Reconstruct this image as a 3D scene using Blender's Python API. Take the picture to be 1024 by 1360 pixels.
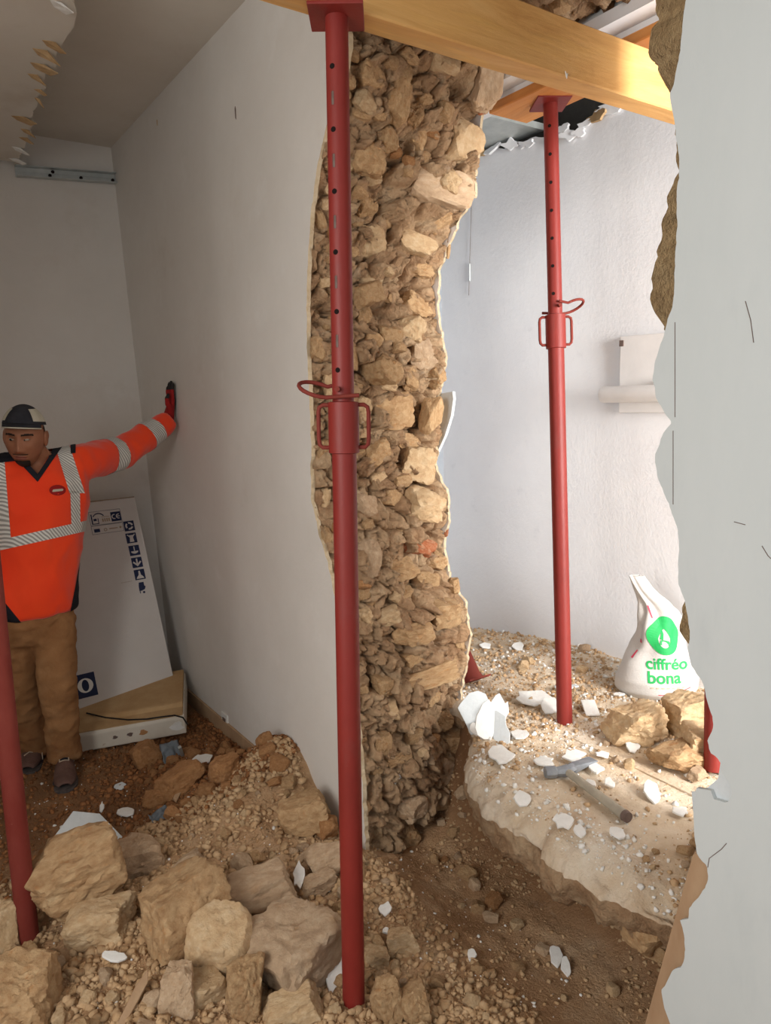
import bpy, bmesh, math, random
import numpy as np
from mathutils import Vector, Matrix, Euler

random.seed(7); RNG = np.random.RandomState(11)
for o in list(bpy.data.objects): bpy.data.objects.remove(o)
scn = bpy.context.scene
COL = scn.collection
rad = math.radians

# ------------------------------------------------------------------ camera
# world: metres. +Y runs along the thick stone wall, +X crosses it, floor of the left room at z = 0
CAM_H, FOC = 1.62, 1005.0            # eye height, focal length in pixels of the 1024 x 1360 frame
CAM_R = (Matrix.Rotation(-rad(34.0), 3, 'Z') @ Matrix.Rotation(rad(90 - 8.2), 3, 'X') @ Matrix.Rotation(rad(-1.3), 3, 'Z'))
cam = bpy.data.cameras.new('camera'); cam_o = bpy.data.objects.new('camera', cam); COL.objects.link(cam_o)
cam_o.matrix_world = Matrix.Translation((0, 0, CAM_H)) @ CAM_R.to_4x4()
cam.sensor_fit = 'VERTICAL'; cam.sensor_height = 36.0; cam.lens = FOC / 1360 * 36.0
cam.clip_start = 0.02; cam.clip_end = 100
scn.camera = cam_o

# ------------------------------------------------------------------ light
world = bpy.data.worlds.new('world'); scn.world = world; world.use_nodes = True
bg = world.node_tree.nodes['Background']; bg.inputs['Color'].default_value = (0.86, 0.93, 1.0, 1); bg.inputs['Strength'].default_value = 0.70

def area(name, loc, target, sx, sy, power, col=(1, 1, 1)):
    l = bpy.data.lights.new(name, 'AREA'); l.shape = 'RECTANGLE'; l.size = sx; l.size_y = sy; l.energy = power; l.color = col
    o = bpy.data.objects.new(name, l); COL.objects.link(o); o.location = loc
    o.rotation_euler = (Vector(target) - Vector(loc)).to_track_quat('-Z', 'Y').to_euler()
    return o
# daylight of the window at the near end of the right hand room, and of the window behind the camera
area('window_daylight_right', (2.42, -1.7, 1.9), (2.35, 2.4, 1.1), 0.9, 1.9, 290, (1.0, 0.985, 0.96))
area('window_daylight_side', (2.76, 0.30, 1.75), (1.75, 1.75, 0.95), 0.9, 1.3, 24, (1.0, 0.98, 0.95))
area('window_daylight_left', (-1.5, 0.6, 1.9), (0.9, 1.9, 0.4), 1.2, 1.4, 54, (1.0, 0.97, 0.92))

vs = scn.view_settings
vs.view_transform = 'Standard'; vs.look = 'None'; vs.gamma = 1.0; vs.use_curve_mapping = False; vs.exposure = 0.0

# ------------------------------------------------------------------ helpers
_R = np.array(CAM_R); _C = np.array([0, 0, CAM_H])
def at(px, py, **k):
    """point seen at a pixel of the photograph on the plane x=, y= or z="""
    d = _R @ np.array([(px - 512) / FOC, -(py - 680) / FOC, -1.0])
    (a, v), = k.items(); i = 'xyz'.index(a)
    return _C + d * ((v - _C[i]) / d[i])

def vnoise(P, seed=0):
    P = np.asarray(P, float); i = np.floor(P).astype(np.int64); f = P - i; f = f * f * (3 - 2 * f)
    def h(a):
        n = (a[:, 0] * 374761393 + a[:, 1] * 668265263 + a[:, 2] * 2147483647 + seed * 1274126177) & 0xFFFFFFFF
        n = ((n ^ (n >> 13)) * 1274126177) & 0xFFFFFFFF
        n = ((n ^ (n >> 16)) * 2246822519) & 0xFFFFFFFF
        return ((n ^ (n >> 15)) & 0xFFFF) / 32767.5 - 1
    r = 0
    for dx in (0, 1):
        for dy in (0, 1):
            for dz in (0, 1):
                w = (f[:, 0] if dx else 1 - f[:, 0]) * (f[:, 1] if dy else 1 - f[:, 1]) * (f[:, 2] if dz else 1 - f[:, 2])
                r = r + w * h(i + np.array([dx, dy, dz]))
    return r
def fbm(P, scale, octv=4, seed=0, gain=0.5):
    P = np.asarray(P, float) * scale; a, s, t = 1.0, 0, 0
    for k in range(octv):
        s = s + a * vnoise(P + 17.3 * k, seed + k); t += a; a *= gain; P = P * 2.03
    return s / t
def n1(x, scale, seed=0, octv=3):
    x = np.atleast_1d(np.asarray(x, float)); return fbm(np.stack([x, 0 * x + .37, 0 * x + .71], 1), scale, octv, seed)

def props(o, label=None, cat=None, group=None, kind=None):
    if label: o['label'] = label
    if cat: o['category'] = cat
    if group: o['group'] = group
    if kind: o['kind'] = kind
    return o
def link(name, me, mat=None, parent=None):
    o = bpy.data.objects.new(name, me); COL.objects.link(o)
    if mat is not None and me is not None and not me.materials: me.materials.append(mat)
    if parent is not None: o.parent = parent
    return o
def empty(name, loc=(0, 0, 0), rot=(0, 0, 0)):
    o = bpy.data.objects.new(name, None); COL.objects.link(o); o.location = loc; o.rotation_euler = rot
    o.empty_display_size = 0.1
    return o
def mesh(name, v, f, smooth=False):
    me = bpy.data.meshes.new(name); me.from_pydata([tuple(map(float, q)) for q in v], [], [tuple(int(i) for i in q) for q in f]); me.update()
    if smooth: me.polygons.foreach_set('use_smooth', [True] * len(me.polygons))
    return me
def sharp(me, ang=35):
    me.polygons.foreach_set('use_smooth', [True] * len(me.polygons))
    try: me.set_sharp_from_angle(angle=rad(ang))
    except Exception: pass
    return me
def grid_mesh(name, G, smooth=True, flip=False):
    """G: (n, m, 3) array of points"""
    n, m = G.shape[:2]; idx = np.arange(n * m).reshape(n, m)
    a, b, c, d = idx[:-1, :-1].ravel(), idx[1:, :-1].ravel(), idx[1:, 1:].ravel(), idx[:-1, 1:].ravel()
    F = np.stack([a, d, c, b] if flip else [a, b, c, d], 1)
    return mesh(name, G.reshape(-1, 3), F, smooth)

class MB:
    def __init__(s): s.v, s.f = [], []
    def add(s, v, f):
        k = len(s.v); s.v += [tuple(q) for q in v]; s.f += [tuple(i + k for i in q) for q in f]; return s
    def box(s, c, size, M=None):
        cx, cy, cz = c; a, b, d = [q / 2 for q in size]
        v = [Vector((x * a, y * b, z * d)) for x in (-1, 1) for y in (-1, 1) for z in (-1, 1)]
        if M is not None: v = [M @ q for q in v]
        v = [(q[0] + cx, q[1] + cy, q[2] + cz) for q in v]
        return s.add(v, [(0, 1, 3, 2), (4, 6, 7, 5), (0, 4, 5, 1), (2, 3, 7, 6), (0, 2, 6, 4), (1, 5, 7, 3)])
    def tube(s, pts, r, n=10, closed=False, cap=True):
        pts = [Vector(p) for p in pts]; N = len(pts); rr = r if hasattr(r, '__len__') else [r] * N
        rings = []; ref = None
        for i, p in enumerate(pts):
            if closed: t = pts[(i + 1) % N] - pts[i - 1]
            else: t = pts[min(i + 1, N - 1)] - pts[max(i - 1, 0)]
            t.normalize()
            if ref is None: ref = t.orthogonal().normalized()
            ref = (ref - t * ref.dot(t)).normalized(); b = t.cross(ref)
            rings.append([p + (ref * math.cos(2 * math.pi * k / n) + b * math.sin(2 * math.pi * k / n)) * rr[i] for k in range(n)])
        v = [q for g in rings for q in g]; f = []
        for i in range(N if closed else N - 1):
            j = (i + 1) % N
            for k in range(n): f.append((i * n + k, i * n + (k + 1) % n, j * n + (k + 1) % n, j * n + k))
        if cap and not closed: f += [tuple(range(n - 1, -1, -1)), tuple((N - 1) * n + k for k in range(n))]
        return s.add(v, f)
    def lathe(s, prof, n=32, c=(0, 0, 0)):
        N = len(prof)
        v = [(c[0] + r * math.cos(2 * math.pi * k / n), c[1] + r * math.sin(2 * math.pi * k / n), c[2] + z) for r, z in prof for k in range(n)]
        f = [(i * n + k, i * n + (k + 1) % n, (i + 1) * n + (k + 1) % n, (i + 1) * n + k) for i in range(N - 1) for k in range(n)]
        return s.add(v, f)
    def prism(s, poly, h0, h1, axis='z'):
        """extrude a 2-d outline; axis x: poly is (y,z), y: (x,z), z: (x,y)"""
        n = len(poly)
        def P(a, b, h): return (h, a, b) if axis == 'x' else (a, h, b) if axis == 'y' else (a, b, h)
        v = [P(a, b, h0) for a, b in poly] + [P(a, b, h1) for a, b in poly]
        f = [tuple(range(n - 1, -1, -1)), tuple(range(n, 2 * n))] + [(i, (i + 1) % n, n + (i + 1) % n, n + i) for i in range(n)]
        return s.add(v, f)
    def mesh(s, name, smooth=None, bevel=0, seg=2, merge=False):
        me = mesh(name, s.v, s.f)
        bm = bmesh.new(); bm.from_mesh(me)
        if merge: bmesh.ops.remove_doubles(bm, verts=bm.verts, dist=1e-5)
        if bevel:
            es = [e for e in bm.edges if len(e.link_faces) == 2 and e.calc_face_angle(0) > 0.5]
            bmesh.ops.bevel(bm, geom=es, offset=bevel, segments=seg, affect='EDGES', profile=0.6)
        bmesh.ops.recalc_face_normals(bm, faces=bm.faces); bm.to_mesh(me); bm.free()
        if smooth is not None: sharp(me, smooth)
        return me
    def obj(s, name, mat, parent=None, smooth=None, bevel=0, seg=2):
        return link(name, s.mesh(name, smooth, bevel, seg), mat, parent)

# ------------------------------------------------------------------ materials
def srgb(r, g, b): return tuple(((c / 255) / 12.92 if c / 255 <= 0.04045 else ((c / 255 + 0.055) / 1.055) ** 2.4) for c in (r, g, b)) + (1,)
def material(name, stops, scale=6.0, rough=0.85, bump=0.3, bscale=60.0, detail=8, bdist=0.01, rnd=0.0, island=0.0, metal=0.0, dist=0.0, spec=0.3, layers=(), stretch=None, sheen=0):
    """stops: [(pos, rgba)] along a noise; rnd/island: brightness spread per object / per loose piece;
    layers: (rgba, scale, lo, hi, amount) further noise masks of another colour"""
    m = bpy.data.materials.new(name); m.use_nodes = True; nt = m.node_tree; N, L = nt.nodes, nt.links
    bs = N['Principled BSDF']; bs.inputs['Roughness'].default_value = rough; bs.inputs['Metallic'].default_value = metal
    bs.inputs['Specular IOR Level'].default_value = spec
    if sheen: bs.inputs['Sheen Weight'].default_value = sheen
    tc = N.new('ShaderNodeTexCoord'); vec = tc.outputs['Object']
    if rnd:
        oi = N.new('ShaderNodeObjectInfo'); ad = N.new('ShaderNodeVectorMath'); ad.operation = 'ADD'
        cm = N.new('ShaderNodeCombineXYZ'); ml = N.new('ShaderNodeMath'); ml.operation = 'MULTIPLY'; ml.inputs[1].default_value = 37.0
        L.new(oi.outputs['Random'], ml.inputs[0]); L.new(ml.outputs[0], cm.inputs[0]); L.new(ml.outputs[0], cm.inputs[1])
        L.new(vec, ad.inputs[0]); L.new(cm.outputs[0], ad.inputs[1]); vec = ad.outputs[0]
    if stretch:
        mp = N.new('ShaderNodeMapping'); mp.inputs['Scale'].default_value = stretch; L.new(vec, mp.inputs['Vector']); vec = mp.outputs['Vector']
    def noise(sc, det, dst=0.0):
        n = N.new('ShaderNodeTexNoise'); n.inputs['Scale'].default_value = sc; n.inputs['Detail'].default_value = det
        n.inputs['Distortion'].default_value = dst; n.inputs['Roughness'].default_value = 0.66; L.new(vec, n.inputs['Vector']); return n.outputs['Fac']
    def ramp(fac, st):
        r = N.new('ShaderNodeValToRGB'); L.new(fac, r.inputs['Fac']); e = r.color_ramp.elements
        e[0].position, e[0].color = st[0]; e[1].position, e[1].color = st[-1]
        for p, c in st[1:-1]: q = e.new(p); q.color = c
        return r.outputs['Color']
    def mix(fac, a, b, mode='MIX'):
        x = N.new('ShaderNodeMix'); x.data_type = 'RGBA'; x.blend_type = mode
        if isinstance(fac, float): x.inputs[0].default_value = fac
        else: L.new(fac, x.inputs[0])
        for s, i in ((a, 6), (b, 7)):
            if isinstance(s, tuple): x.inputs[i].default_value = s
            else: L.new(s, x.inputs[i])
        return x.outputs[2]
    if len(stops) == 1: c = mix(0.0, stops[0][1], stops[0][1])
    else: c = ramp(noise(scale, detail, dist), stops)
    for col, sc, lo, hi, amt in layers:
        msk = ramp(noise(sc, 6), [(lo, (0, 0, 0, 1)), (hi, (amt, amt, amt, 1))]); c = mix(msk, c, col)
    for src, amt in ((rnd and oi.outputs['Random'], rnd), (island and N.new('ShaderNodeNewGeometry').outputs['Random Per Island'], island)):
        if amt:
            mr = N.new('ShaderNodeMapRange'); mr.inputs['To Min'].default_value = 1 - amt; mr.inputs['To Max'].default_value = 1 + amt * 0.6
            L.new(src, mr.inputs['Value']); hv = N.new('ShaderNodeHueSaturation'); L.new(mr.outputs[0], hv.inputs['Value']); L.new(c, hv.inputs['Color']); c = hv.outputs['Color']
    L.new(c, bs.inputs['Base Color'])
    if bump:
        b = N.new('ShaderNodeBump'); b.inputs['Strength'].default_value = bump; b.inputs['Distance'].default_value = bdist
        L.new(noise(bscale, 8), b.inputs['Height']); L.new(b.outputs['Normal'], bs.inputs['Normal'])
    m['nodes_tail'] = ''
    return m

S = srgb
M = {}
M['plaster_white'] = material('white_wall_plaster', [(0.3, S(214, 208, 200)), (0.7, S(224, 219, 212))], 1.6, 0.9, 0.14, 45, layers=[(S(190, 176, 158), 2.2, 0.58, 0.8, 0.35), (S(234, 232, 228), 3.3, 0.6, 0.8, 0.5)])
M['plaster_right'] = material('rough_white_wall_paint', [(0.3, S(232, 233, 236)), (0.7, S(240, 241, 243))], 2.2, 0.8, 0.28, 55, bdist=0.006, layers=[(S(212, 214, 218), 9, 0.62, 0.75, 0.4)])
M['paint_grey'] = material('grey_wall_paint', [(0.3, S(194, 199, 198)), (0.7, S(202, 206, 205))], 1.8, 0.75, 0.08, 60, layers=[(S(178, 184, 186), 4, 0.55, 0.8, 0.5)], stretch=(1, 1.6, 0.5))
M['plaster_raw'] = material('broken_plaster_edge', [(0.3, S(184, 162, 130)), (0.7, S(210, 194, 166))], 25, 0.95, 0.5, 120)
M['ceiling'] = material('ceiling_plaster', [(0.3, S(206, 198, 186)), (0.7, S(218, 212, 202))], 1.3, 0.9, 0.1, 30, layers=[(S(178, 160, 136), 1.7, 0.55, 0.75, 0.45)])
M['blue_grey'] = material('shaded_end_wall_blue_grey', [(0.3, S(150, 156, 163)), (0.7, S(164, 170, 176))], 4, 0.8, 0.2, 40)  # shadow on the right room's end wall, put into the base colour
M['mortar'] = material('earth_mortar', [(0.25, S(140, 104, 74)), (0.45, S(176, 142, 108)), (0.62, S(194, 164, 130)), (0.8, S(212, 190, 160))], 9, 0.95, 0.9, 85, bdist=0.02, dist=0.4,
                       layers=[(S(226, 212, 190), 5, 0.62, 0.75, 0.55), (S(120, 74, 42), 4.2, 0.56, 0.72, 0.6), (S(158, 148, 138), 3.1, 0.66, 0.76, 0.7)])
M['core_brown'] = material('brown_wall_core', [(0.3, S(168, 138, 98)), (0.7, S(200, 172, 130))], 14, 0.95, 0.9, 80, bdist=0.02)
M['stone'] = material('limestone', [(0.25, S(148, 110, 76)), (0.45, S(172, 138, 100)), (0.65, S(192, 161, 122)), (0.85, S(210, 187, 152))], 3.2, 0.92, 0.6, 9, bdist=0.012, rnd=0.12, dist=0.6, layers=[(S(180, 116, 56), 2.6, 0.58, 0.74, 0.55), (S(150, 120, 86), 6, 0.6, 0.8, 0.5)])
M['stone_grey'] = material('greyish_limestone', [(0.25, S(168, 140, 112)), (0.5, S(188, 160, 130)), (0.8, S(208, 186, 158))], 3.0, 0.92, 0.6, 9, bdist=0.012, rnd=0.14, layers=[(S(170, 126, 76), 2.4, 0.58, 0.75, 0.5)])
M['stone_pale'] = material('pale_limestone', [(0.25, S(176, 142, 104)), (0.5, S(198, 168, 130)), (0.8, S(218, 196, 162))], 3.0, 0.92, 0.6, 9, bdist=0.012, rnd=0.12, layers=[(S(196, 140, 84), 2.4, 0.6, 0.78, 0.45)])
M['clod'] = material('reddish_earth_clod', [(0.25, S(150, 104, 66)), (0.5, S(178, 130, 86)), (0.8, S(200, 156, 112))], 4, 0.97, 0.7, 12, bdist=0.012, rnd=0.2)
M['brick'] = material('red_brick_fragment', [(0.3, S(168, 92, 58)), (0.7, S(196, 130, 92))], 6, 0.95, 0.8, 30, rnd=0.15, layers=[(S(200, 170, 140), 3, 0.5, 0.7, 0.6)])
M['gravel'] = material('rubble_gravel', [(0.3, S(170, 132, 92)), (0.7, S(214, 184, 146))], 22, 0.95, 0.5, 160, island=0.16)
M['gravel_red'] = material('reddish_rubble_gravel', [(0.3, S(124, 78, 44)), (0.7, S(168, 118, 76))], 22, 0.95, 0.5, 160, island=0.35)
M['white_bits'] = material('white_plaster_crumbs', [(0.3, S(226, 222, 214)), (0.7, S(244, 242, 238))], 20, 0.9, 0.3, 140, island=0.1)
M['plaster_chip'] = material('white_plaster_shard', [(0.3, S(222, 220, 214)), (0.7, S(240, 239, 236))], 8, 0.85, 0.3, 70, layers=[(S(196, 176, 146), 7, 0.6, 0.75, 0.5)])
M['plaster_chip_grey'] = material('grey_painted_shard', [(0.3, S(196, 202, 204)), (0.7, S(214, 218, 219))], 8, 0.8, 0.25, 70, layers=[(S(196, 180, 156), 6, 0.62, 0.75, 0.5)])
M['red_paint'] = material('red_oxide_painted_steel', [(0.3, S(118, 34, 27)), (0.55, S(132, 40, 33)), (0.8, S(120, 46, 38))], 5, 0.5, 0.12, 60, spec=0.4, layers=[(S(120, 60, 54), 7, 0.56, 0.7, 0.6), (S(196, 168, 150), 38, 0.72, 0.76, 0.8)], stretch=(1, 1, 0.45))
M['red_dusty'] = material('dusty_red_painted_steel', [(0.3, S(114, 40, 32)), (0.8, S(134, 64, 54))], 7, 0.75, 0.12, 60, spec=0.25, layers=[(S(196, 168, 150), 30, 0.68, 0.74, 0.8)], stretch=(1, 1, 0.45))
M['hole'] = material('dark_hole', [(0, S(26, 16, 14))], bump=0, rough=1)
M['slot'] = material('bare_grey_patch', [(0.3, S(96, 76, 70)), (0.7, S(120, 104, 96))], 30, 0.7, 0.2, 90)
M['timber'] = material('yellow_shuttering_timber', [(0.25, S(200, 146, 82)), (0.5, S(220, 170, 104)), (0.75, S(232, 190, 126))], 5, 0.6, 0.25, 18, stretch=(0.35, 3, 3), dist=1.2, layers=[(S(176, 138, 108), 3.5, 0.6, 0.78, 0.7), (S(236, 190, 96), 2.2, 0.58, 0.75, 0.5)])
M['plank'] = material('orange_plank', [(0.25, S(190, 120, 60)), (0.5, S(208, 140, 76)), (0.8, S(220, 156, 92))], 7, 0.6, 0.2, 22, stretch=(3, 0.3, 3), dist=0.8)
M['board_tan'] = material('tan_wooden_lining', [(0.3, S(158, 126, 96)), (0.7, S(190, 160, 128))], 6, 0.8, 0.2, 40, stretch=(1, 1, 0.3))
M['galv'] = material('galvanised_steel', [(0.3, S(176, 182, 180)), (0.7, S(202, 206, 204))], 12, 0.45, 0.05, 60, metal=0.5, spec=0.5)
M['dirt'] = material('rubble_dirt', [(0.25, S(166, 126, 88)), (0.5, S(194, 156, 118)), (0.75, S(212, 182, 148))], 6, 0.97, 0.8, 90, bdist=0.02, layers=[(S(224, 206, 180), 8, 0.62, 0.75, 0.5)])
M['screed'] = material('dusty_floor_screed', [(0.25, S(196, 168, 134)), (0.5, S(216, 196, 170)), (0.75, S(230, 218, 200))], 5, 0.95, 0.6, 90, bdist=0.015, layers=[(S(180, 140, 100), 3.2, 0.55, 0.72, 0.7), (S(240, 236, 228), 9, 0.62, 0.72, 0.7)])
# the dirt turns to red brown earth towards the back of the left room and in the pit
def two_zone(m, col2, axis_expr):
    nt = m.node_tree; N, L = nt.nodes, nt.links; bs = N['Principled BSDF']
    src = bs.inputs['Base Color'].links[0].from_socket
    g = N.new('ShaderNodeNewGeometry'); sp = N.new('ShaderNodeSeparateXYZ'); L.new(g.outputs['Position'], sp.inputs[0])
    nz = N.new('ShaderNodeTexNoise'); nz.inputs['Scale'].default_value = 5; nz.inputs['Detail'].default_value = 5; L.new(g.outputs['Position'], nz.inputs['Vector'])
    masks = []
    for ax, a, b in axis_expr:
        mr = N.new('ShaderNodeMapRange'); mr.inputs['From Min'].default_value = a; mr.inputs['From Max'].default_value = b
        ad = N.new('ShaderNodeMath'); ad.operation = 'MULTIPLY_ADD'; ad.inputs[1].default_value = (b - a) * 1.2; L.new(nz.outputs['Fac'], ad.inputs[0]); L.new(sp.outputs[ax], ad.inputs[2])
        sb = N.new('ShaderNodeMath'); sb.operation = 'SUBTRACT'; sb.inputs[1].default_value = (b - a) * 0.6; L.new(ad.outputs[0], sb.inputs[0])
        L.new(sb.outputs[0], mr.inputs['Value']); masks.append(mr.outputs[0])
    k = masks[0]
    for q in masks[1:]:
        mx = N.new('ShaderNodeMath'); mx.operation = 'MAXIMUM'; L.new(k, mx.inputs[0]); L.new(q, mx.inputs[1]); k = mx.outputs[0]
    mm = N.new('ShaderNodeMix'); mm.data_type = 'RGBA'; L.new(k, mm.inputs[0]); L.new(src, mm.inputs[6])
    r = N.new('ShaderNodeValToRGB'); L.new(nz.outputs['Fac'], r.inputs['Fac']); r.color_ramp.elements[0].position = 0.3; r.color_ramp.elements[0].color = col2[0]; r.color_ramp.elements[1].position = 0.7; r.color_ramp.elements[1].color = col2[1]
    L.new(r.outputs['Color'], mm.inputs[7]); L.new(mm.outputs[2], bs.inputs['Base Color'])
two_zone(M['dirt'], (S(126, 88, 58), S(164, 124, 88)), [('Y', 2.5, 2.95), ('X', 1.66, 1.80)])

# ------------------------------------------------------------------ structure
XL, XR = 1.32, 2.00                      # faces of the thick stone wall
def dense(pts, step, amp, seed, closed=False):
    """resample an outline and roughen it"""
    pts = np.array(pts, float); seg = np.linalg.norm(np.diff(pts, axis=0), axis=1); d = np.concatenate([[0], np.cumsum(seg)])
    t = np.linspace(0, d[-1], max(3, int(d[-1] / step)))
    P = np.stack([np.interp(t, d, pts[:, k]) for k in range(2)], 1)
    P[1:-1, 0] += amp * n1(t[1:-1], 1 / (step * 2.2), seed); P[1:-1, 1] += amp * n1(t[1:-1] + 50, 1 / (step * 2.2), seed + 9)
    return P
def skin(pol, x0, x1, front, parent, rim='plaster_raw'):
    me = MB().prism(pol, x0, x1, 'x').mesh('plaster_skin'); me.materials.append(M[front]); me.materials.append(M[rim])
    for p in me.polygons: p.material_index = 0 if abs(p.normal.x) > .9 else 1
    return link('plaster_skin', me, None, parent)
# --- left face of the stone wall: white plaster skin with a ragged end at the opening
LEFT_PX = [(452, -60), (458, 0), (463, 60), (455, 110), (434, 160), (428, 190), (418, 240), (413, 285), (409, 340), (407, 400), (408, 460), (411, 530), (413, 590), (413, 660), (422, 705), (435, 745), (446, 800), (462, 880), (474, 960), (481, 1040), (486, 1130), (488, 1220)]
LEFT_YZ = np.array([at(*p, x=XL)[1:] for p in LEFT_PX])
RIGHT_PX = [(676, 40), (668, 95), (655, 118), (641, 165), (637, 210), (632, 260), (612, 292), (598, 330), (586, 360), (583, 400), (588, 440), (596, 470), (590, 500), (585, 530), (583, 580), (581, 620), (598, 655), (598, 690), (592, 715), (595, 740), (600, 770), (620, 800), (627, 840), (624, 870), (613, 930), (616, 960), (628, 1000), (634, 1040), (632, 1070), (620, 1110), (602, 1150), (590, 1200)]
RIGHT_YZ = np.array([at(*p, x=XR)[1:] for p in RIGHT_PX])
def prof(YZ, z):
    o = np.argsort(YZ[:, 1]); return np.interp(z, YZ[o, 1], YZ[o, 0])

def worley(U, V, cell, seed):
    """distance to the nearest and second point, a random value and a tilt for each cell"""
    u, v = U / cell, V / cell; iu, iv = np.floor(u).astype(np.int64), np.floor(v).astype(np.int64)
    f1 = np.full(u.shape, 9.0); f2 = np.full(u.shape, 9.0); val = np.zeros(u.shape); tilt = np.zeros(u.shape)
    for a in (-1, 0, 1):
        for b in (-1, 0, 1):
            ci, cj = iu + a, iv + b
            h = ((ci * 73856093) ^ (cj * 19349663) ^ (seed * 83492791)) & 0xFFFFFF
            jx = ((h * 1103515245 + 12345) & 0xFFFF) / 65535.0; jy = ((h * 22695477 + 7) >> 5 & 0xFFFF) / 65535.0
            du, dv = u - ci - jx, v - cj - jy; d = np.sqrt(du * du + dv * dv)
            k = d < f1; f2 = np.where(k, f1, np.minimum(f2, d)); f1 = np.where(k, d, f1)
            val = np.where(k, ((h * 2654435761) >> 7 & 0xFFFF) / 65535.0, val)
            th = ((h * 40503) & 0xFFFF) / 65535.0 * 6.2832
            tilt = np.where(k, du * np.cos(th) + dv * np.sin(th), tilt)
    return f1, f2, val, tilt
def rubble_relief(A, B, seed):
    P = np.stack([A.ravel(), B.ravel(), 0 * A.ravel()], 1)
    wa = 0.022 * fbm(P, 14, 3, seed + 21).reshape(A.shape); wb = 0.022 * fbm(P, 14, 3, seed + 22).reshape(A.shape)
    f1, f2, v1, t1 = worley(A + wa, (B + wb) * 1.5, 0.095, seed); g1, g2, v2, t2 = worley(A + wa, (B + wb) * 1.2, 0.038, seed + 3)
    big = fbm(P, 6, 3, seed).reshape(A.shape); fine = fbm(P, 50, 4, seed + 5).reshape(A.shape)
    crack = np.exp(-((f2 - f1) / 0.10) ** 2); crack2 = np.exp(-((g2 - g1) / 0.14) ** 2)
    return 0.036 * big + 0.062 * (v1 - 0.3) + 0.045 * t1 - 0.046 * crack * (0.3 + v2) + 0.018 * (v2 - .4) + 0.014 * t2 - 0.010 * crack2 + 0.012 * fine
DENTS = [(float(at(a, b, y=2.4)[0]), float(at(a, b, y=2.4)[2]), r * .0029, d) for a, b, r, d in ((563, 138, 13, .10), (540, 253, 6, .12), (518, 418, 20, .06), (560, 385, 10, .05), (515, 205, 9, .07), (600, 170, 12, .05), (592, 716, 6, .10), (545, 790, 12, .05), (555, 930, 14, .06), (530, 1090, 14, .05), (600, 1010, 14, .05), (478, 180, 9, .05), (535, 590, 10, .04), (500, 885, 12, .05), (575, 640, 10, .04), (620, 1060, 10, .05), (500, 1030, 10, .04))]
def jamb_y(X, Z, relief=True):
    t = np.clip((X - XL) / (XR - XL), 0, 1)
    y = prof(LEFT_YZ, Z) * (1 - t) + prof(RIGHT_YZ, Z) * t
    y = y - 0.03 * np.sin(np.pi * t)
    if relief:
        for cx_, cz_, r0, dd in DENTS: y = y + dd * np.exp(-(((X - cx_) / r0) ** 2 + ((Z - cz_) / r0) ** 2) ** 1.5)
        edge = np.clip(np.minimum(t, 1 - t) / 0.10, 0, 1)
        y = y - (rubble_relief(X, Z, 5) - 0.03) * (0.35 + 0.65 * edge)
    return y
nx, nz = 125, 600
X, Z = np.meshgrid(np.linspace(XL + 0.012, XR - 0.012, nx), np.linspace(-0.32, 3.1, nz))
Y = jamb_y(X, Z)
G = np.stack([X + 0.008 * fbm(np.stack([X.ravel(), Z.ravel(), 0 * X.ravel()], 1), 30, 2, 4).reshape(X.shape), Y, Z], 2)
back0 = G[:, :1].copy(); back0[:, :, 1] = 4.95; back1 = G[:, -1:].copy(); back1[:, :, 1] = 4.95
wall_center = link('wall_center', grid_mesh('wall_center', np.concatenate([back0, G, back1], 1)), M['mortar'])
props(wall_center, 'thick rubble stone wall with a broken end beside the opening', 'wall', kind='structure')

edgeL = [tuple(p) for p in dense(LEFT_YZ, 0.012, 0.008, 3)]
pol = edgeL + [(2.6, -0.3), (4.95, -0.3), (4.95, 3.16), (2.5, 3.16)]
skin(pol, XL, XL + 0.016, 'plaster_white', wall_center)
edgeR = dense(RIGHT_YZ, 0.012, 0.016, 8); edgeR[:, 0] += 0.006
pol = [tuple(p) for p in edgeR] + [(2.6, -0.3), (3.45, -0.3), (3.45, 3.1), (2.6, 3.1)]
skin(pol, XR - 0.008, XR + 0.004, 'plaster_right', wall_center)
# loose shard of plaster still hanging on the right edge
c = [at(*p, x=XR + 0.01)[1:] for p in ((578, 524), (602, 520), (603, 530), (600, 552), (592, 578), (582, 600), (578, 590))]
MB().prism([tuple(q) for q in c], XR + 0.006, XR + 0.02, 'x').obj('plaster_shard', M['plaster_chip_grey'], wall_center)

# --- rocks
def rock_verts(seed, sub, planes=9, rough=0.10):
    """angular block: a rounded box cut by random planes, then chipped"""
    bm = bmesh.new(); bmesh.ops.create_icosphere(bm, subdivisions=sub, radius=1)
    V = np.array([v.co for v in bm.verts]); F = [[v.index for v in f.verts] for f in bm.faces]; bm.free()
    r = np.random.RandomState(seed)
    n = np.concatenate([np.eye(3), -np.eye(3)]) + r.normal(size=(6, 3)) * 0.16; d = r.uniform(0.68, 0.86, 6)
    m = r.normal(size=(planes, 3)); n = np.concatenate([n, m]); d = np.concatenate([d, r.uniform(0.72, 0.98, planes)])
    n /= np.linalg.norm(n, axis=1)[:, None]; q = V @ n.T
    R = np.min(np.where(q > 0.05, d / np.maximum(q, 0.05), 1.6), axis=1); R = np.minimum(R, 1.15)
    P = V * R[:, None]
    ch = fbm(P + seed, 2.2, 4, seed); P += V * (rough * ch - rough * 0.8 * np.clip(0.12 - np.abs(fbm(P + seed, 1.4, 3, seed + 5)), 0, 1) / 0.12 * 0.35 + rough * 0.6 * fbm(P + seed, 9, 5 if sub > 4 else 3, seed + 3))[:, None]
    P /= np.abs(P).max(axis=0)
    return P, F
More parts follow.
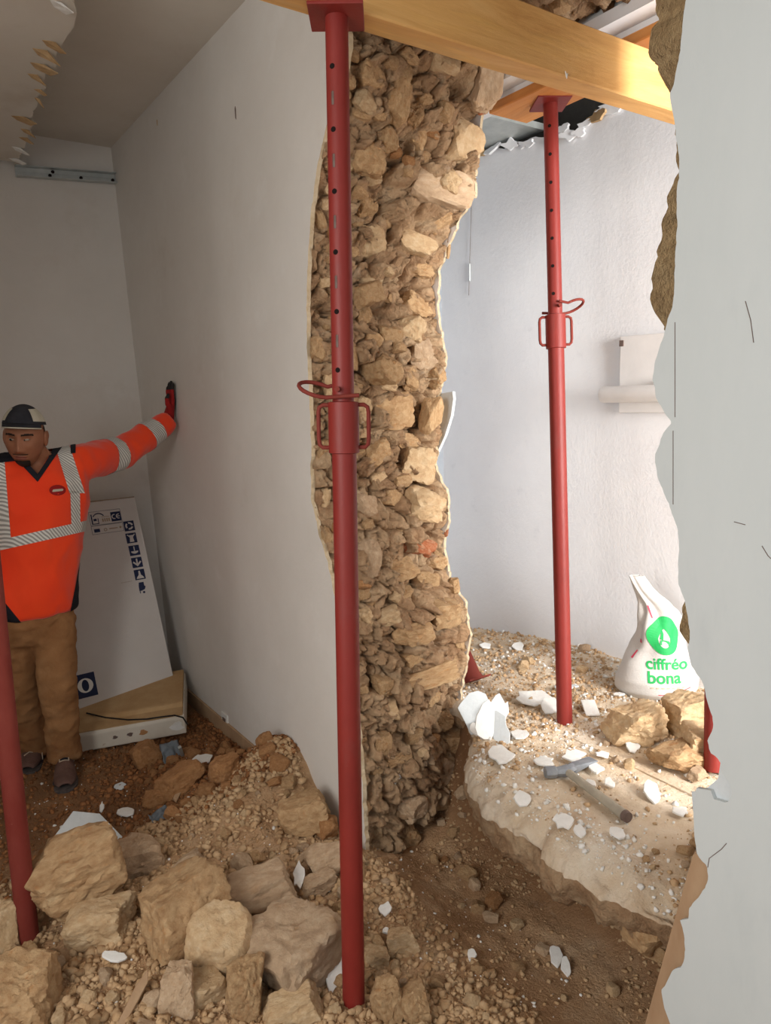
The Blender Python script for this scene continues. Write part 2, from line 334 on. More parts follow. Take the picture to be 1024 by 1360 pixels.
def rock_mesh(name, seed, sub, mat, planes=9, rough=0.10, ang=30):
    P, F = rock_verts(seed, sub, planes, rough); me = mesh(name, P, F); sharp(me, ang); me.materials.append(mat); return me
ROCK = {}
class RockShelf:                                                  # makes a rock the first time it is asked for
    def __init__(s, k): s.k = k
    def __getitem__(s, i):
        kind, sub = s.k; d = ROCK[s.k]
        if i not in d: d[i] = rock_mesh('%s_rock' % kind, 100 * i + 7 * min(sub, 4) + len(kind), sub, M[kind], planes=3 + i % 4, rough=0.10 + 0.03 * (i % 3), ang=24 if sub < 5 else 40)
        return d[i]
def rock_lib(kind, sub):
    k = (kind, sub)
    if k not in ROCK:
        ROCK[k] = {}
    return RockShelf(k)

# stones of the broken end, (px, py, width, height in the photograph, kind)
JS = [(574,87,46,36,'stone_pale'),(529,133,34,50,'stone'),(617,116,62,70,'stone_grey'),(613,188,58,56,'stone_pale'),(536,102,24,36,'stone'),(497,96,36,34,'stone'),(475,140,26,24,'stone_pale'),(509,185,24,34,'stone'),
 (562,212,30,24,'stone'),(570,253,86,40,'stone_grey'),(500,320,40,38,'stone_pale'),(558,321,54,28,'stone_pale'),(590,290,38,28,'stone'),(487,212,40,42,'stone'),(425,290,14,32,'stone'),(640,100,28,26,'brick'),(545,190,30,28,'stone'),
 (488,367,42,22,'stone_pale'),(552,361,38,20,'stone'),(492,389,36,26,'stone'),(549,406,50,32,'stone'),(550,437,36,34,'stone_pale'),(570,465,34,48,'stone_grey'),(507,490,42,38,'stone'),(477,475,24,34,'stone'),(545,503,22,28,'stone'),
 (518,512,28,13,'stone_pale'),(520,543,54,48,'stone'),(558,615,46,44,'stone_pale'),(482,547,30,36,'stone_pale'),(572,550,22,46,'stone'),(427,415,24,32,'stone'),(428,372,20,20,'stone_pale'),(427,462,22,30,'stone'),(430,510,22,32,'stone_pale'),
 (428,335,18,28,'stone'),(430,600,18,34,'stone'),(431,665,20,34,'stone_pale'),(436,715,16,26,'stone'),(567,670,62,40,'stone_pale'),(488,673,36,30,'stone_grey'),(513,706,34,13,'stone_pale'),(583,704,34,15,'brick'),(488,745,28,52,'stone_grey'),
 (555,726,44,24,'brick'),(530,757,60,32,'stone'),(576,773,26,22,'stone'),(517,818,36,20,'stone_pale'),(555,795,30,16,'stone'),(588,812,50,38,'stone'),(555,845,66,26,'stone'),(560,900,84,26,'stone'),(572,925,32,26,'stone'),
 (486,823,24,28,'stone_pale'),(520,948,42,26,'stone_pale'),(585,955,42,30,'stone'),(502,850,24,20,'stone'),(500,905,28,24,'stone'),(527,1008,58,18,'stone'),(526,1042,32,30,'plaster_chip'),(586,1030,46,36,'stone_grey'),(540,1108,40,38,'stone'),
 (570,1128,48,30,'stone'),(605,1052,36,32,'stone'),(505,1065,26,34,'stone'),(515,1140,34,30,'stone'),(552,1075,36,26,'stone_grey'),(600,985,34,26,'stone'),(500,985,24,28,'stone'),(598,1090,30,24,'stone'),(505,1105,22,30,'stone_pale'),
 (600,240,30,26,'stone_pale'),(530,282,40,28,'stone'),(486,268,30,30,'stone'),(552,152,26,28,'stone'),(520,445,30,24,'stone'),(582,500,20,26,'stone'),(545,585,36,22,'stone'),(505,600,34,30,'stone'),(580,745,30,22,'stone'),(610,850,24,34,'stone'),(540,870,34,18,'stone'),
 (605,780,26,22,'stone'),(520,660,26,24,'stone'),(535,640,30,18,'stone'),(560,765,26,16,'stone'),(600,905,22,22,'stone'),(495,235,22,18,'stone_pale'),(590,150,30,22,'stone'),(630,145,18,24,'brick'),(478,300,18,24,'stone'),(595,330,16,26,'stone'),(480,420,22,26,'stone'),(500,450,24,20,'stone')]
def depth_of(p): return float(-(_R.T @ (np.array(p) - _C))[2])
r_ = np.random.RandomState(3)
taken = [(a, b, max(c, d) / 2) for a, b, c, d, k in JS]
tries = 0
while len(JS) < 190 and tries < 6000:
    tries += 1; a, b = r_.uniform(415, 640), r_.uniform(60, 1150); s = r_.uniform(11, 22)
    z_, y_ = at(a, b, y=2.4)[2], 2.4
    if not (at(a, b, y=2.4)[0] > XL + 0.03 and a < np.interp(b, [p[1] for p in RIGHT_PX], [p[0] for p in RIGHT_PX]) - s * 0.7): continue
    if any((a - q[0]) ** 2 + (b - q[1]) ** 2 < (s * .5 + q[2] * 0.85) ** 2 for q in taken): continue
    taken.append((a, b, s / 2)); JS.append((a, b, s * r_.uniform(0.9, 1.5), s * r_.uniform(0.7, 1.0), r_.choice(['stone', 'stone', 'stone', 'stone_pale', 'clod'])))
for i, (a, b, w, h, k) in enumerate(JS):
    y0 = 2.38
    for _ in range(3):
        p = at(a, b, y=y0); y0 = float(jamb_y(np.array([[p[0]]]), np.array([[p[2]]]))[0, 0])
    if p[0] < XL + .022: continue
    sc = depth_of(p) / FOC; hw, hh = w * sc / 2 * 1.2, h * sc / 2 * 1.2; big = w * h > 500
    hw = min(hw, max(0.008, min((p[0] - XL) * .82, XR - p[0] + .008)))
    o = link('stone', rock_lib(k, 4 if big else 3)[i % 8], parent=wall_center)
    dp = min(hw, hh) * r_.uniform(0.9, 1.3); o.scale = (hw, dp, hh); o.location = (p[0], y0 + dp * 0.45, p[2])
    o.rotation_euler = (r_.uniform(-.3, .3), r_.uniform(-.35, .35), r_.uniform(-.35, .35))

# --- masonry left hanging above the opening
ny, nxx = 90, 70
A, B = np.meshgrid(np.linspace(1.36, 2.02, nxx), np.linspace(0.7, 2.35, ny))
dz = rubble_relief(A, B, 21); under = 2.81 + dz * -0.8
under = np.maximum(under, 2.755)
G = np.stack([A, B, under], 2); top = G.copy(); top[:, :, 2] = 3.2
ring = np.concatenate([np.stack([A[:, :1], B[:, :1], 0 * A[:, :1] + 3.2], 2), G, np.stack([A[:, -1:], B[:, -1:], 0 * A[:, -1:] + 3.2], 2)], 1)
wall_top = link('wall_top', grid_mesh('wall_top', ring, flip=True), M['mortar']); props(wall_top, 'rough masonry left hanging above the timber beam', 'wall', kind='structure')
for i in range(46):
    a, b = r_.uniform(1.42, 1.92), r_.uniform(0.9, 2.1)
    j, k = int((b - .7) / 1.65 * (ny - 1)), int((a - 1.36) / .66 * (nxx - 1)); s = r_.uniform(0.02, 0.045)
    o = link('stone', rock_lib(r_.choice(['stone', 'clod', 'stone_grey']), 2)[i % 8], parent=wall_top); o.scale = (s * 1.2, s, s * 0.8); o.location = (a, b, under[j, k] + 0.3 * s); o.rotation_euler = r_.uniform(-1, 1, 3)
MB().prism([tuple(q) for q in dense([(0.75, 2.80), (1.2, 2.79), (1.5, 2.785), (1.75, 2.80), (2.3, 2.80)], 0.02, 0.012, 31)] + [(2.3, 3.2), (0.75, 3.2)], 2.02, 2.035, 'x').obj('plaster_skin', M['plaster_chip_grey'], wall_top)

# --- near part of the stone wall: grey painted skin with its torn edge, brown core behind it
NEAR_PX = [(914, -30), (912, 0), (906, 35), (903, 70), (898, 95), (895, 112), (889, 125), (893, 150), (898, 182), (901, 205), (902, 235), (899, 255), (899, 300), (897, 350), (895, 400), (886, 430), (880, 450), (870, 480), (867, 505), (872, 530), (886, 553), (893, 562), (879, 578), (870, 605), (872, 630), (880, 650), (888, 668), (893, 684), (899, 702), (902, 730), (900, 756), (901, 776), (908, 795), (913, 815), (916, 840), (914, 862), (918, 885), (930, 900), (936, 912), (939, 930), (946, 952), (948, 965), (940, 984), (944, 1000), (957, 1012), (960, 1030), (970, 1040), (973, 1055), (966, 1066), (948, 1062), (944, 1050), (925, 1046), (921, 1075), (922, 1115), (924, 1130), (930, 1141), (939, 1150), (941, 1165), (936, 1180), (924, 1196), (914, 1207), (914, 1219), (903, 1222), (908, 1242), (911, 1262), (906, 1284), (893, 1289), (885, 1305), (878, 1316), (882, 1336), (890, 1362), (893, 1420), (900, 1500)]
NEAR = dense([at(*p, x=XL)[1:] for p in NEAR_PX], 0.008, 0.003, 14)
CORE_PX = [(866, -40), (872, 0), (877, 40), (871, 60), (869, 80), (880, 100), (889, 120), (899, 140), (904, 200), (903, 245), (890, 268), (884, 300), (881, 330), (873, 370), (868, 410), (881, 430), (890, 445), (893, 500), (900, 600), (912, 700), (914, 790), (909, 805), (909, 835), (925, 860), (955, 920), (975, 1000), (985, 1060), (975, 1120), (960, 1160), (950, 1250), (930, 1330), (930, 1450)]
CORE_YZ = np.array([at(*p, x=XL + 0.05)[1:] for p in CORE_PX])
U, Z = np.meshgrid(np.linspace(0, 1, 60), np.linspace(-0.2, 3.1, 330))
Xc = XL + 0.014 + U * 0.65
ycore = prof(CORE_YZ, Z) + (Xc - XL - 0.05) * 0.42 + (rubble_relief(Xc, Z, 41) - 0.03) * (0.12 + 0.8 * U) + 0.006 * fbm(np.stack([Xc.ravel(), Z.ravel(), Z.ravel() * 0], 1), 50, 3, 6).reshape(U.shape)
G = np.stack([Xc, ycore, Z], 2); b0 = G[:, :1].copy(); b0[:, :, 1] = -1.2; b1 = G[:, -1:].copy(); b1[:, :, 1] = -1.2
wall_near = link('wall_near', grid_mesh('wall_near', np.concatenate([b0, G, b1], 1), flip=True), M['core_brown']); props(wall_near, 'grey painted wall with a torn edge beside the opening', 'wall', kind='structure')
pol = [tuple(p) for p in NEAR] + [(-1.2, -0.2), (-1.2, 3.16), (0.9, 3.16)]
skin(pol, XL, XL + 0.009, 'paint_grey', wall_near, 'paint_grey')
# torn paper and filler showing under the paint, low on the edge
c = [at(*p, x=XL + 0.011)[1:] for p in ((958, 1008), (968, 1022), (977, 1042), (977, 1062), (966, 1068), (966, 1074), (946, 1076), (938, 1066), (921, 1078), (919, 1052), (940, 1046), (954, 1034))]
MB().prism([tuple(q) for q in c], XL + 0.010, XL + 0.014, 'x').obj('torn_lining', M['plaster_chip_grey'], wall_near)
c = [at(*p, x=XL + 0.02)[1:] for p in ((922, 1134), (968, 1120), (955, 1210), (930, 1290), (915, 1380), (850, 1390), (862, 1345))]
MB().prism([tuple(q) for q in c], XL + 0.016, XL + 0.034, 'x').obj('lining_board', M['board_tan'], wall_near)
# hairline joint of the old panel, standing proud as a thin crack filler line
for b0, b1 in ((428, 556), (572, 684)):
    c = [at(896.5 if b < 560 else 894, b, x=XL - 0.0004) for b in range(b0, b1, 14)]
    MB().tube([tuple(q) for q in c], 0.0008, 4).obj('joint_line', M['slot'], wall_near)
for pts in ([(990, 400), (997, 425), (1001, 455)], [(1012, 725), (1020, 738), (1024, 742)], [(940, 1152), (942, 1140), (958, 1128), (965, 1120)], [(975, 693), (990, 697)]):
    MB().tube([tuple(at(*q, x=XL - 0.0004)) for q in pts], 0.0009, 4).obj('crack', M['slot'], wall_near)

# --- far wall of the left room (leans back a little), unseen left side wall set as light block, ceilings, floor slabs
def quad_box(name, pts, d, mat, label=None, cat=None, parent=None):
    """slab: four corners pushed along d"""
    v = [Vector(p) for p in pts]; w = [p + Vector(d) for p in v]
    me = mesh(name, v + w, [(0, 1, 2, 3), (7, 6, 5, 4)] + [(i, i + 4, (i + 1) % 4 + 4, (i + 1) % 4) for i in range(4)])
    bm = bmesh.new(); bm.from_mesh(me); bmesh.ops.recalc_face_normals(bm, faces=bm.faces); bm.to_mesh(me); bm.free()
    o = link(name, me, mat, parent)
    if label: props(o, label, cat, kind='structure')
    return o
fy = lambda z: 4.22 + 0.16 * z
wall_back = quad_box('wall_back', [(-0.9, fy(-.2), -.2), (XL, fy(-.2), -.2), (XL, fy(3.16), 3.16), (-0.9, fy(3.16), 3.16)], (0, 0.15, 0), M['plaster_white'], 'dim white end wall behind the man', 'wall')
wall_left_light_block = quad_box('wall_left_light_block', [(-0.75, 1.55, -.2), (-0.75, 5.0, -.2), (-0.75, 5.0, 3.16), (-0.75, 1.55, 3.16)], (-0.15, 0, 0), M['plaster_white'], 'unseen white side wall set close to block light in the left room', 'wall')  # out of view, pulled in close to keep light off the back
ceiling = quad_box('ceiling', [(-2.6, -1.2, 3.12), (1.36, -1.2, 3.12), (1.36, 5.0, 3.12), (-2.6, 5.0, 3.12)], (0, 0, 0.12), M['ceiling'], 'stained plaster ceiling above the torn false ceiling', 'ceiling')
# torn false ceiling
DROP_PX = [(96, -60), (95, 0), (100, 18), (97, 40), (88, 50), (80, 62), (75, 72), (74, 90), (62, 95), (56, 108), (60, 118), (50, 128), (44, 150), (42, 172), (36, 186), (30, 200), (22, 216), (18, 228)]
DROP = dense([at(*p, z=2.93)[:2] for p in DROP_PX], 0.02, 0.018, 55)
edge = [tuple(p) for p in DROP]
pol = edge + [(edge[-1][0] - .02, 4.60), (-0.74, 4.60), (-0.74, edge[0][1])]
ceiling_panel = MB().prism(pol, 2.93, 2.943, 'z').obj('ceiling_panel', M['ceiling']); props(ceiling_panel, 'lower plasterboard ceiling with a jagged torn edge', 'ceiling', kind='structure')
M['torn_paper'] = material('torn_brown_card', [(0.3, S(176, 142, 100)), (0.7, S(206, 176, 136))], 20, 0.95, 0.4, 80)
for i, (px, py, sz) in enumerate([(76, 62, .06), (66, 74, .07), (62, 92, .07), (52, 104, .05), (56, 122, .035), (54, 134, .03), (36, 160, .075), (40, 176, .05), (38, 186, .05), (30, 200, .06), (26, 214, .06), (84, 10, .05)]):
    p = at(px, py, z=2.926); t = np.random.RandomState(i).uniform(-1, 1, 6)
    q = [(p[0] - sz * .9, p[1] - sz * .3 + .01 * t[0], 2.929), (p[0] - sz * .2, p[1] - sz * .5, 2.925), (p[0] + sz * .5, p[1] - sz * .15 + .02 * t[1], 2.905 + .01 * t[2]), (p[0] + sz * .25, p[1] + sz * .4, 2.915), (p[0] - sz * .5, p[1] + sz * .35, 2.928)]
    MB().add(q + [(a, b, c_ + .003) for a, b, c_ in q], [(0, 1, 2, 3, 4), (9, 8, 7, 6, 5)] + [(k, (k + 1) % 5, 5 + (k + 1) % 5, 5 + k) for k in range(5)]).obj('torn_flap', M['torn_paper'] if i not in (9, 10, 11) else M['plaster_chip'], ceiling_panel)
# metal channel of the false ceiling on the far wall
a, b = at(20, 228, y=fy(2.95) - .02), at(153, 238, y=fy(2.95) - .02)
rail = empty('ceiling_track', (a[0], a[1], a[2])); props(rail, 'galvanised steel ceiling track fixed high on the far wall', 'metal track')
rl = (b - a); L_ = float(np.linalg.norm(rl)); ang = math.atan2(rl[2], rl[0])
RM = Matrix.Rotation(-ang, 3, 'Y')
web = MB(); web.box((L_ / 2, 0.0, 0), (L_, 0.004, 0.052)); web.box((L_ / 2, -0.02, 0.026), (L_, 0.044, 0.004)); web.box((L_ / 2, -0.02, -0.026), (L_, 0.044, 0.004)); web.box((L_ / 2, -0.004, 0.004), (L_, 0.006, 0.006))
for m_, nm, mt in ((web, 'channel', M['galv']),):
    o = m_.obj(nm, mt, rail); o.rotation_euler = (0, -ang, 0)
for t in (.36, .64, .33, .97):
    o = MB().lathe([(0, -.004), (.009, -.004), (.009, .002), (0, .003)], 12).obj('screw', M['hole'], rail, 40); o.rotation_euler = (rad(90), 0, 0); o.location = (L_ * t * math.cos(ang), -0.006, L_ * t * math.sin(ang) + (.012 if t in (.36,) else -.008))

M['void'] = material('shaded_void_grey', [(0.3, S(84, 82, 80)), (0.7, S(108, 106, 102))], 5, 0.95, 0.3, 30)  # shade of the unlit ceiling void, put into a dark grey
# --- right hand room
wx = lambda y: 2.85 - 0.10 * (y - 2.1)
top_px = [(960, 60), (900, 95), (850, 122), (825, 136), (806, 140), (797, 150), (789, 152), (784, 160), (776, 162), (768, 176), (757, 180), (745, 184), (742, 178), (725, 184), (710, 183), (700, 190), (686, 190), (678, 198), (660, 198), (648, 206), (640, 212), (625, 218)]
tz = np.array([at(*p, x=2.80)[1:] for p in top_px]); tz = dense(tz[::-1], 0.02, 0.008, 77)
pol = [(3.50, 2.80)] + [tuple(p) for p in tz] + [(0.3, float(tz[-1][1])), (-1.2, 2.9), (-1.2, 0.1), (3.50, 0.1)]
me = MB().prism(pol, 0, 0.03, 'x').mesh('wall_right')
for v in me.vertices: v.co.x += wx(v.co.y)
wall_right = link('wall_right', me, M['plaster_right']); props(wall_right, 'bright rough white wall across the narrow right room', 'wall', kind='structure')
rr = np.random.RandomState(9)
for i, (px, py, w_) in enumerate([(806, 138, .10), (792, 150, .09), (776, 160, .07), (757, 176, .09), (750, 168, .06), (735, 184, .06), (705, 188, .08), (688, 190, .09), (665, 197, .08), (650, 204, .07), (770, 172, .06)]):
    p = at(px, py, x=2.80); q = []
    for k in range(13):
        t = 2 * math.pi * k / 13; q.append((p[1] + w_ * .62 * math.cos(t) * rr.uniform(.6, 1.25), p[2] - .012 + w_ * .24 * math.sin(t) * rr.uniform(.35, 1.6)))
    m_ = MB().prism(q, -.006, 0.006, 'x'); me = m_.mesh('torn_edge')
    Rt = Euler((rr.uniform(-.25, .25), rr.uniform(-.2, .3), rr.uniform(-.2, .2))).to_matrix(); cc = Vector((0, p[1], p[2]))
    for v in me.vertices: v.co = cc + Rt @ (v.co - cc); v.co.x += wx(v.co.y) - .012
    link('torn_edge', me, M['torn_paper'] if i % 4 == 1 else M['plaster_right'], wall_right)
wall_end = quad_box('wall_end', [(1.95, 3.42, .1), (3.0, 3.42, .1), (3.0, 3.42, 3.16), (1.95, 3.42, 3.16)], (0, 0.12, 0), M['blue_grey'], 'end wall of the narrow right room with its shade put into blue grey', 'wall')
void_backing = quad_box('void_backing', [(3.02, -1.2, .1), (3.02, 3.5, .1), (3.02, 3.5, 3.16), (3.02, -1.2, 3.16)], (0.1, 0, 0), M['void'], 'dark backing standing for the shaded void behind the torn white wall', 'wall')  # backing added behind the wall top, dark to stand for shade
ceiling_right = quad_box('ceiling_right', [(1.9, -1.2, 3.14), (3.1, -1.2, 3.14), (3.1, 3.5, 3.14), (1.9, 3.5, 3.14)], (0, 0, 0.1), M['void'], 'ceiling void above the orange plank with its shade put into dark grey', 'ceiling')
ceiling_strip = quad_box('ceiling_strip', [(2.0, -1.2, 2.755), (2.20, -1.2, 2.755), (2.20, 2.9, 2.755), (2.0, 2.9, 2.755)], (0, 0, 0.04), M['plaster_right'], 'white ceiling strip beside the orange plank', 'ceiling')
quad_box('cornice', [(2.075, -1.2, 2.735), (2.125, -1.2, 2.735), (2.125, 2.9, 2.735), (2.075, 2.9, 2.735)], (0, 0, 0.019), M['plaster_right'], parent=ceiling_strip)
trim_1 = quad_box('trim_1', [(2.45, 2.75, 2.9), (2.83, 2.75, 2.9), (2.79, 3.40, 2.9), (2.45, 3.40, 2.9)], (0, 0, 0.03), M['galv'], 'grey metal strip below the ceiling void', 'trim')

# --- skirting and socket of the left wall
a, b = at(320, 1010, x=XL), at(228, 905, x=XL)
baseboard = MB().box((XL - 0.006, (3.0 + 4.2) / 2, 0.03), (0.012, 1.25, 0.10)).obj('baseboard_left', M['board_tan'], bevel=0.003); props(baseboard, 'dusty tan skirting board along the white wall', 'skirting board', kind='structure')
p = at(300, 958, x=XL)
so = empty('wall_socket', (XL, p[1], p[2])); props(so, 'small white socket plate low on the white wall', 'socket')
MB().box((-.004, 0, 0), (0.008, 0.075, 0.085)).obj('plate', M['plaster_chip'], so, bevel=0.003); MB().box((-.009, 0.0, 0), (0.004, 0.035, 0.04)).obj('insert', M['slot'], so, bevel=0.001)
for (px, py, h) in ((313, 150, .05), (209, 163, .03)):
    p = at(px, py, x=XL); o = MB().prism([(-.003, -h / 2), (.003, -h / 3), (.004, h / 3), (0, h / 2), (-.004, h / 4)], -.002, .002, 'x').obj('gouge', M['torn_paper'] if h < .04 else M['slot'], wall_center); o.location = p

# ------------------------------------------------------------------ ground
def gauss(x, y, cx, cy, sx, sy, h): return h * np.exp(-((x - cx) / sx) ** 2 - ((y - cy) / sy) ** 2)
def ground_h(x, y, fine=True):
    x = np.asarray(x, float); y = np.asarray(y, float)
    z = gauss(x, y, 1.30, 2.70, .20, .22, .20) + gauss(x, y, 1.05, 2.55, .35, .28, .10) + gauss(x, y, .60, 2.15, .45, .38, .07) + gauss(x, y, 1.05, 3.0, .22, .3, .07) + gauss(x, y, .25, 1.75, .5, .4, .05)
    z = z + gauss(x, y, 1.30, 2.05, .2, .25, .05)
    t = np.clip((x - 1.15) / 0.45, 0, 1); t = t * t * (3 - 2 * t)
    inop = np.clip((2.55 - y) / 0.25, 0, 1)
    z = z - 0.09 * t * inop
    z = z + gauss(x, y, 1.88, 2.20, .16, .14, .13); bk = np.clip((x - 1.70) / 0.28, 0, 1); z = np.minimum(z + 0.42 * bk * bk * inop, np.where(x > 1.55, 0.27, 9.0))
    if fine:
        P = np.stack([x.ravel(), y.ravel(), 0 * x.ravel()], 1)
        rough = 0.5 + 0.5 * np.clip((3.0 - y) / .5, 0, 1)
        f1, _, v1, _ = worley(x, y, 0.06, 61); f2, _, v2, _ = worley(x, y, 0.025, 67)
        smooth = 1 - 0.8 * np.exp(-((x - 1.45) / .25) ** 2 - ((y - 1.30) / .40) ** 2)
        z = z + (0.016 * fbm(P, 9, 4, 31).reshape(x.shape) + 0.016 * np.clip(1 - f1, 0, 1) * v1 + 0.007 * np.clip(1 - f2, 0, 1) * v2) * rough * smooth
    return z
gx, gy = np.meshgrid(np.concatenate([np.linspace(-2.6, -0.3, 24)[:-1], np.linspace(-0.3, 2.02, 232)]), np.concatenate([np.linspace(-1.2, 0.9, 20)[:-1], np.linspace(0.9, 3.2, 230)[:-1], np.linspace(3.2, 4.9, 70)]), indexing='ij')
floor = link('floor', grid_mesh('floor', np.stack([gx, gy, ground_h(gx, gy)], 2)), M['dirt']); props(floor, 'dirt and rubble covered floor of the left room and pit', 'floor', kind='structure')

# raised floor of the right room with its broken edge over the pit
EDGE = np.array([(0.2, 1.62), (0.8, 1.60), (1.06, 1.56), (1.16, 1.52), (1.26, 1.53), (1.36, 1.50), (1.46, 1.51), (1.50, 1.56), (1.56, 1.53), (1.66, 1.53), (1.77, 1.55), (1.87, 1.59), (1.98, 1.66), (2.08, 1.76), (2.16, 1.85), (2.3, 1.95), (3.45, 1.98)])
FZ = 0.36
def slab_edge(y): return np.interp(y, EDGE[:, 0], EDGE[:, 1])
def slab_h(x, y, fine=True):
    x = np.asarray(x, float); y = np.asarray(y, float)
    z = FZ - 0.05 * np.clip((y - 2.3) / 1.0, 0, 1) + gauss(x, y, 2.75, 2.6, .25, .6, .05) + gauss(x, y, 2.35, 2.0, .35, .2, .012) + gauss(x, y, 2.5, 1.55, .3, .25, .03)
    z = z - 0.05 * np.clip((slab_edge(y) + 0.10 - x) / 0.10, 0, 1) ** 2 - 0.05 * np.clip((1.22 - y) / .25, 0, 1) * np.clip((1.78 - x) / .2, 0, 1)
    if fine:
        P = np.stack([x.ravel(), y.ravel(), 0 * x.ravel()], 1); f1, _, v1, _ = worley(x, y, 0.03, 71)
        rough = np.clip(0.25 + 0.9 * np.clip((y - 1.75) / .3, 0, 1) + np.clip((1.25 - y) / .2, 0, .9) + np.clip((slab_edge(y) + .12 - x) / .12, 0, .8), 0, 1)
        z = z + rough * (0.010 * fbm(P, 14, 4, 37).reshape(x.shape) + 0.008 * np.clip(1 - f1, 0, 1) * v1) + 0.022 * np.clip((slab_edge(y) + .16 - x) / .16, 0, 1) * fbm(P, 26, 4, 39).reshape(x.shape)
    return z
ys = np.concatenate([np.linspace(-1.2, 0.75, 12)[:-1], np.linspace(0.75, 2.35, 220)[:-1], np.linspace(2.35, 3.45, 60)])
rows = []
for y in ys:
    e = float(slab_edge(y)) + 0.030 * float(n1(y, 16, 5)[0])
    low = 0.155 + 0.05 * float(n1(y, 5.0, 9)[0]) ; ins = 0.07 + 0.05 * float(n1(y, 6.0, 12)[0])
    pr = [(2.05, low + .02), (1.85, low + 0.03), (e + ins + .06, low + .012), (e + ins, low), (e + ins * .55, low + .015)]
    for k in range(1, 13):
        t = k / 13.0; pr.append((e + ins * .55 * (1 - t) ** 1.6 - 0.012 * math.sin(t * 3.1), low + .015 + (FZ - .065 - low) * t))
    pr = [(max(a, e - .02), b) for a, b in pr]
    xs = np.concatenate([np.linspace(e + 0.004, min(e + 0.9, 2.9), 95), np.linspace(min(e + 0.9, 2.9), 2.96, 14)[1:]])
    pr += [(a, None) for a in xs]
    rows.append(pr)
G = np.zeros((len(ys), len(rows[0]), 3))
for i, (y, pr) in enumerate(zip(ys, rows)):
    G[i, :, 0] = [a for a, b in pr]; G[i, :, 1] = y
    xs = np.array([a for a, b in pr if b is None]); k = len(pr) - len(xs)
    G[i, :k, 2] = [b for a, b in pr[:k]]
    G[i, k:, 2] = slab_h(xs, np.full(xs.shape, y))
nside = len(rows[0]) - len(xs)
Psd = G[:, 2:nside].reshape(-1, 3); dn = (0.030 * fbm(Psd, 11, 3, 91) + 0.020 * fbm(Psd, 34, 3, 92)).reshape(len(ys), -1)
G[:, 2:nside, 0] += dn; G[:, 2:nside, 1] += dn * .5; G[:, 2:6, 2] += dn[:, :4] * .6
floor_right = link('floor_right', grid_mesh('floor_right', G, flip=True), M['screed']); floor_right.data.materials.append(M['mortar'])
for p_ in floor_right.data.polygons: p_.material_index = 1 if p_.index % (G.shape[1] - 1) < nside - 2 else 0
props(floor_right, 'raised dusty floor of the right room with broken edge above the pit', 'floor', kind='structure')
M['edge_stone'] = M['stone_pale']
# lumps of masonry in the broken floor edge
for i, (px, py, w, h, k) in enumerate([(672, 1092, 60, 34, 'stone_pale'), (715, 1122, 54, 40, 'stone'), (752, 1158, 74, 44, 'stone'), (812, 1205, 60, 46, 'stone_pale'), (850, 1240, 64, 44, 'stone'), (868, 1268, 40, 30, 'stone'), (690, 1080, 40, 24, 'stone_pale'), (640, 1068, 26, 24, 'stone'), (780, 1180, 36, 24, 'stone_pale'), (835, 1222, 34, 26, 'stone_pale')]):
    y0 = at(px, py, x=1.58)[1]; e = float(slab_edge(y0)) + .05; p = at(px, py, x=e); sc = depth_of(p) / FOC
    o = link('stone', rock_lib(k, 3)[(i * 3 + 1) % 8], parent=floor_right); o.scale = (w * sc * .40, w * sc * .52, h * sc * .52); o.location = (p[0] + .02, p[1], min(p[2], .29)); o.rotation_euler = (r_.uniform(-.3, .3), r_.uniform(-.3, .3), r_.uniform(-.5, .5))
# straight joint in the right floor (edge of a screed strip)
a, b = at(765, 982, z=FZ), at(925, 1058, z=FZ)
MB().box(((a[0] + b[0]) / 2, (a[1] + b[1]) / 2, FZ + .003), (.03, float(np.hypot(*(a - b)[:2])), .012), Matrix.Rotation(math.atan2((b - a)[1], (b - a)[0]) - math.pi / 2, 3, 'Z')).obj('screed_strip', M['screed'], floor_right, bevel=.003)

# ------------------------------------------------------------------ timber
def wobble_box(name, c, size, mat, seed, parent=None, n=40, amp=.002):
    bm = bmesh.new(); bmesh.ops.create_cube(bm, size=1)
    for v in bm.verts: v.co = Vector((v.co.x * size[0], v.co.y * size[1], v.co.z * size[2]))
    ax = int(np.argmax(size)); es = [e for e in bm.edges if abs((e.verts[0].co - e.verts[1].co)[ax]) > size[ax] * .9]
    bmesh.ops.subdivide_edges(bm, edges=es, cuts=n)
    bmesh.ops.bevel(bm, geom=[e for e in bm.edges if e.calc_face_angle(0) > .5], offset=.004, segments=1, affect='EDGES')
    P = np.array([v.co for v in bm.verts]); d = fbm(P, 9, 3, seed)
    for v, q in zip(bm.verts, d): v.co += Vector((0, q, q)) * amp if ax == 0 else Vector((q, 0, q)) * amp
    me = bpy.data.meshes.new(name); bm.to_mesh(me); bm.free(); o = link(name, me, mat, parent); o.location = c; return o
beam = wobble_box('timber_beam', (1.56, 1.600, 2.5 + .076), (2.34, .078, .152), M['timber'], 3)
props(beam, 'thick yellow timber beam carried by the red steel props', 'beam')
for px, py, w in ((752, 100, 1),):
    p = at(px, py, y=1.558); q = MB()
    q.prism([(-.004, .010), (.001, .003), (.006, .007), (.003, -.008), (-.001, -.002)], -.0012, .0012, 'y'); o = q.obj('splinter', M['plaster_chip'] if w else M['slot'], beam); o.location = Vector(p) - beam.location
plank = wobble_box('ceiling_plank', (2.165, 1.20, 2.715), (.20, 2.2, .034), M['plank'], 5); props(plank, 'flat orange plank pressed under the ceiling of the right room', 'plank')

